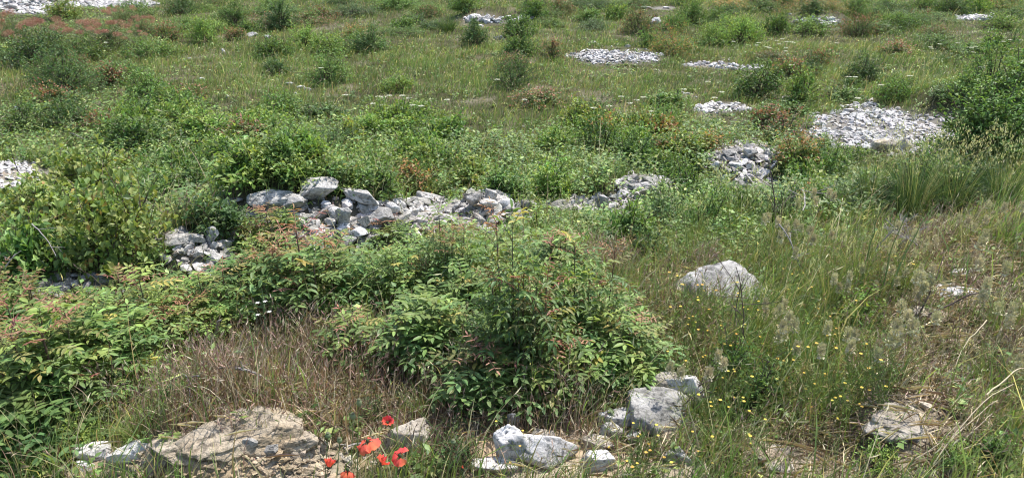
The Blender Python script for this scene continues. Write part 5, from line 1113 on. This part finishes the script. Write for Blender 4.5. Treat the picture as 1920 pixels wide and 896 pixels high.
def uwhere(px, py):
    L = [(735, 190, 'the low bright plant patch'), (965, 165, 'the wide red-sprigged dark bush'), (1190, 200, 'the open middle grass'), (1470, 85, 'the low bush left of the far rubble'), (1625, 140, 'the solitary dark bush'), (1780, 100, 'the far dark grass tuft at right'),
         (1400, 86, 'the bright bush pair'), (1880, 70, 'the bright bush at the far right'), (1345, 170, 'the three pale stones'), (610, 140, 'the broad dark green bush'), (230, 80, 'the sloping pink plumes')]
    b = min(L, key=lambda q: (q[0]-px)**2 + (2*(q[1]-py))**2); return b[2]
cnt, seen = {}, {}
ORD = ['first', 'second', 'third', 'fourth', 'fifth', 'sixth', 'seventh', 'eighth', 'ninth', 'tenth', 'eleventh', 'twelfth', 'thirteenth', 'fourteenth', 'fifteenth']
for q in UF: cnt[uwhere(*q)] = cnt.get(uwhere(*q), 0) + 1
for px, py in sorted(UF):
    wh = uwhere(px, py); i = seen.get(wh, 0); seen[wh] = i + 1
    lab = ('white umbel near ' + wh) + (f', {ORD[i]} from the left there' if cnt[wh] > 1 else '')
    p = at(px, py, .30); place(('umb', int(rng.integers(3))), lambda: build_umbel(.32), 'umbel_flower', (p[0], p[1], float(gz(p[0], p[1]))), rng.uniform(0, 6.28), (.85, .85, .98), lab, 'wildflower', 'white umbel flowers in the meadow')

# --- star flowers on a spike
def build_star():
    st = Geo(); tube(st, [(0, 0, 0), (.01, 0, .2), (.0, 0, .42)], .003, .0015, (.12, .18, .08), 5); out = []
    r_ = np.random.default_rng(5)
    for i in range(4):
        g = Geo(); a0 = i*2.4; c = np.array([math.cos(a0)*.03, math.sin(a0)*.03, .30 + i*.022]); tube(st, [(0, 0, c[2]-.01), c], .001, .001, (.12, .18, .08), 3)
        k = 6; a = np.arange(k)/k*6.28; D = np.stack([np.cos(a), np.sin(a), .3+0*a], -1); leaves(g, LEAF5, np.repeat(c[None], k, 0), D, np.array([[0, 0, 1.]]*k), .012, .005, (.8, .8, .76)); out.append(('flower', g.mesh('flower', M_FLOWER)))
    return [('stem', st.mesh('stem', M_GRASS))] + out
for px, py, lab in [(498, 592, 'white star-flowered spike before the ridge shrub')]:
    p = at(px, py, .28); place('star', build_star, 'star_flower', (p[0], p[1], float(gz(p[0], p[1]))), rng.uniform(0, 6.28), .95, lab, 'wildflower', 'white star flowers')

# --- poppies
def petal_mesh(a, op, seed, r=.036, bend=.25):
    r_ = np.random.default_rng(seed); nu, nv = 9, 8; V, C = [], []
    for j in range(nv):
        t = j/(nv-1)
        for i in range(nu):
            u = i/(nu-1)*2 - 1; wdt = (math.sin(min(t*1.25, 1)*1.57)) * 1.05; ang = u*wdt*.9
            rr = r*t*(1 - .12*u*u); el = op - bend*t + .10*math.sin(u*9+seed)*t*t + .06*r_.normal()*t
            V.append((math.cos(a+ang)*rr*math.cos(el), math.sin(a+ang)*rr*math.cos(el), rr*math.sin(el) + .004*math.sin(u*13+seed*2)*t*t))
            k = .25 if t < .16 else 1.0; C.append(np.array((.80, .055, .018))*k*(.9+.15*r_.random()))
    Q = [(j*nu+i, j*nu+i+1, (j+1)*nu+i+1, (j+1)*nu+i) for j in range(nv-1) for i in range(nu-1)]; return V, Q, C
def poppy(px, py, h, label, op=.25, tilt=(0, 0), rz=0, scl=1.0, np_=4, seed=1, bend=.5):
    p = at(px, py + 7, h); b = np.array([p[0] + rng.normal(0, .03), p[1] + .02, 0]); b[2] = float(gz(b[0], b[1]))
    root = bpy.data.objects.new('poppy', None); col.objects.link(root); root.location = b; root.rotation_euler = (0, 0, rz); tag(root, label, 'poppy', 'red poppies by the gravel bank')
    Rz = Matrix.Rotation(-rz, 3, 'Z'); top = Rz @ Vector((p - b)); top = np.array(top)
    g = Geo(); s = np.linspace(0, 1, 8)[:, None]; mid = top*.5 + np.array([.02, .02, .05]); path = 2*mid*s*(1-s) + top*s*s; tube(g, path, .0018, .0013, (.15, .20, .08), 5)
    for i in range(7):
        a = i*2.2; o = path[1 + i % 3]; leaves(g, LEAF5, o[None], np.array([[math.cos(a), math.sin(a), .3]]), np.array([[0, 0, 1.]]), .06, .012, (.11, .18, .06))
    link('stem', g.mesh('stem', M_GRASS), root); PT = []; M = Euler((tilt[0], tilt[1], 0)).to_matrix()
    for i in range(np_):
        V, Q, C = petal_mesh(i*1.57 + seed*.3, op + (.12 if i % 2 else 0) + .1*math.sin(seed*3+i*2), seed*10+i, .038*scl, bend)
        V = np.array([M @ Vector(v) for v in V]) + top; g = Geo(); g.add(V, Q, None, np.array(C)); PT.append(g)
    g = Geo(); c = top + np.array(M @ Vector((0, 0, .006))); uvs(g, c, .005, .007, (.10, .14, .06), 8, 6); P = c + rng.normal(0, .004, (30, 3)); leaves(g, LEAF4, P, P - c + [0, 0, .003], rng.normal(0, 1, (30, 3)), .007, .0025, (.03, .02, .03)); fl = link('flower', g.mesh('flower', M_FLOWER), root)
    for q in PT: link('petal', q.mesh('petal', M_FLOWER), fl)
poppy(726, 787, .30, 'single cupped red poppy highest of all, beside the peaked stone', .95, (.5, .2), 0, .75, 4, 1, .1)
poppy(690, 822, .32, 'large open red poppy with drooping petals, biggest of the group', .18, (-.15, -.3), .3, 1.05, 4, 2, .6)
poppy(751, 848, .28, 'flat-lying red poppy right of the group under the peaked stone', .3, (.2, -.5), .5, .85, 3, 3, .5)
poppy(713, 866, .26, 'folded red poppy in the middle of the lower row', 1.0, (.3, .6), 1.0, .9, 3, 4, .1)
poppy(615, 873, .26, 'leftmost cupped red poppy over the gravel', 1.05, (.35, .4), 2.0, .9, 4, 5, .05)
poppy(652, 876, .25, 'drooping red poppy at the bottom edge right of the leftmost one', .1, (0, 0), .6, .85, 3, 6, 1.0)
poppy(867, 874, .2, 'tiny half-open dark red poppy alone in the grass at the bottom', 1.3, (.2, .1), .6, .45, 2, 7, 0)
def build_bud(h):
    st, bd = Geo(), Geo(); tube(st, [(0, 0, 0), (.01, .0, h*.5), (.03, 0, h)], .0016, .0012, (.18, .24, .10), 5)
    uvs(bd, (.03, 0, h + .008), .0085, .012, (.20, .26, .13), 12, 8, .04); uvs(bd, (.03, 0, h + .0195), .007, .002, (.14, .15, .08), 12, 4)
    return [('stem', st.mesh('stem', M_GRASS)), ('seed_pod', bd.mesh('seed_pod', M_GRASS))]
for px, py, h, lab in [(674, 759, .34, 'pale green poppy pod highest above the red poppies'), (637, 833, .26, 'pale poppy pod left of the big open poppy'), (850, 832, .2, 'lone pale poppy pod right of the peaked stone'), (615, 820, .25, 'small green poppy pod over the gravel at left'),
    (705, 830, .25, 'green poppy pod just right of the big open poppy'), (665, 780, .3, 'green bud just below the highest pod')]:
    p = at(px, py, h); place('pod', lambda: build_bud(.3), 'poppy_pod', (p[0] - .03, p[1], float(gz(p[0], p[1]))), rng.normal(0, .3), (1.0, 1.0, h/.3), lab, 'poppy pod', 'poppy seed pods')

# --- dead twigs and straw
def twig(px0, py0, px1, py1, h0, h1, r, c, label, br=0, kind='dead_branch', cat='branch', group='dead twigs'):
    a, b = at(px0, py0, h0), at(px1, py1, h1); g = Geo(); n = 9; s = np.linspace(0, 1, n)[:, None]; L = np.linalg.norm(b - a)
    path = a + (b - a)*s + np.cumsum(rng.normal(0, L*.012, (n, 3)), 0) * np.sin(s*3.14) + np.array([0, 0, L*.07])*s*(1-s)*4*(1 if br == 0 else .5)
    o = path[0].copy(); path = path - o; tube(g, path, r, r*.45, c, 6); ob = None
    for i in range(br):
        k = int(rng.integers(1, n-2)); d = norm((path[k+1]-path[k])) + rng.normal(0, .55, 3); d[2] = abs(d[2])*.6; e = path[k] + norm(d)*L*rng.uniform(.18, .45)
        m = (path[k]+e)/2 + rng.normal(0, L*.02, 3); tube(g, [path[k], m, e], r*.5, r*.2, c, 4)
        for q in range(2): e2 = m + norm(d + rng.normal(0, .6, 3))*L*rng.uniform(.08, .2); tube(g, [m, e2], r*.28, r*.15, c, 3)
    ob = link(kind, g.mesh(kind, M_WOOD if kind == 'dead_branch' else M_DRY)); ob.location = o; tag(ob, label, cat, group)
GR, BR, ST = (.42, .38, .36), (.15, .11, .09), (.55, .47, .30)
for a in [(190, 560, 250, 545, .03, .08, .008, GR, 'pale grey stick lying at the foot of the yellow-green bush', 1), (228, 440, 262, 380, 0, .22, .004, GR, 'bare grey twig cluster in the gap right of the yellow-green bush', 9), (250, 430, 225, 395, 0, .2, .004, GR, 'second bare twig spray left of the cluster in the gap', 7),
    (60, 420, 105, 480, .3, .25, .003, GR, 'curved thin pale twig across the left bushes', 2), (10, 500, 40, 470, .25, .3, .003, GR, 'thin pale twig at the left edge over the green bush', 2), (405, 625, 415, 600, .1, .2, .007, GR, 'short pale stub among leaves below the left heap', 0),
    (320, 722, 375, 705, .08, .12, .005, GR, 'pale fallen twig at the left of the dry grass', 2), (440, 690, 490, 705, .1, .1, .006, GR, 'pale knobbly twig over the dry grass', 3), (410, 690, 450, 685, .12, .12, .004, BR, 'thin brown twig beside the knobbly one', 3),
    (1150, 375, 1190, 383, .05, .05, .006, GR, 'stick lying across the right-centre heap', 0), (1175, 370, 1200, 385, .12, .02, .006, ST, 'straw-coloured stick leaning on the right-centre heap', 0), (1480, 350, 1505, 395, .25, .2, .008, GR, 'grey dead branch slanting through the twiggy bush', 3),
    (1455, 460, 1440, 300, 0, .55, .005, BR, 'bare dark sapling standing before the right heap', 5), (1470, 470, 1465, 360, 0, .4, .004, BR, 'second bare dark sapling right of the first', 5), (1460, 420, 1500, 500, .3, .1, .004, GR, 'thin grey twig falling below the dead branch', 4),
    (1640, 470, 1700, 400, .1, .3, .004, GR, 'grey tangled twigs under the arching oat grass, left', 9), (1720, 460, 1660, 410, .1, .25, .004, GR, 'grey tangled twigs under the arching oat grass, right', 9), (1680, 465, 1740, 425, .05, .2, .003, GR, 'fine grey twigs under the dark oat clump', 9),
    (1715, 620, 1770, 480, .05, .3, .004, BR, 'dark thin twig rising over the pale stone at right', 2), (1740, 590, 1860, 540, .1, .2, .004, BR, 'dark long twig across the tan slope', 3), (1395, 690, 1380, 500, .0, .5, .003, BR, 'dark bare weed stalk rising before the boulder', 8), (1370, 640, 1395, 520, .0, .4, .0025, BR, 'second dark bare weed stalk right in front of the boulder', 7),
    (1290, 740, 1350, 700, .02, .2, .003, BR, 'black wiry twigs over the pinkish white stone', 12), (1280, 760, 1330, 720, .05, .2, .003, BR, 'black wiry twigs lower on the pinkish white stone', 12), (690, 828, 645, 840, .03, .03, .005, GR, 'grey dead stick under the poppies', 5), (760, 35, 730, 30, .02, .1, .004, BR, '', 0),
    (130, 250, 160, 262, .2, .2, .003, GR, 'pale arching twig below the big dark bush', 2), (900, 290, 780, 300, .1, .2, .002, GR, '', 0)]:
    if a[8]: twig(*a)
for a in [(1740, 880, 1870, 750, .02, .12, .0028, ST, 'long straw stalk rising to the right, upper of the lower right bundle'), (1680, 890, 1800, 790, .02, .1, .0028, ST, 'long straw stalk left in the lower right bundle'), (1750, 870, 1900, 720, .05, .2, .0025, ST, 'straw stalk reaching toward the right edge'),
    (1720, 895, 1840, 830, .01, .06, .003, ST, 'low straw stalk lying at the bottom right'), (1850, 740, 1920, 690, .15, .2, .003, ST, 'pale split stalk at the right edge'), (1780, 860, 1860, 775, .02, .1, .0025, ST, 'short straw stalk in the middle of the bundle'), (1850, 600, 1790, 690, .2, .1, .0025, ST, 'straw stalk leaning left on the tan slope'),
    (1745, 650, 1700, 600, .1, .25, .0025, ST, 'thin straw stalk above the bedrock patch'), (1310, 840, 1290, 760, .05, .25, .003, ST, 'straw stalk in the bright grass by the blocky stone'), (1180, 560, 1230, 505, .05, .18, .003, ST, 'single straw stalk leaning at the dry patch'), (800, 720, 790, 680, .1, .25, .003, ST, 'yellow dry blade behind the peaked stone, left'),
    (640, 560, 720, 500, .2, .3, .0025, (.3, .33, .12), 'thin green stalk crossing the ridge shrub'), (1290, 480, 1275, 350, .05, .5, .003, (.25, .33, .10), 'long single green grass stalk before the dark bush'), (1610, 560, 1655, 380, .0, .5, .004, (.17, .25, .07), 'tall green grass stalk over the bright clump, left'), (1640, 580, 1700, 400, .0, .5, .004, (.17, .25, .07), 'tall green grass stalk over the bright clump, middle'),
    (1650, 600, 1760, 380, .0, .5, .004, (.2, .28, .08), 'tall green grass stalk leaning right over the bright clump')]:
    twig(*a, br=0, kind='dry_stalk' if a[7] == ST else 'grass_stalk', cat='stalk', group='single long stalks')
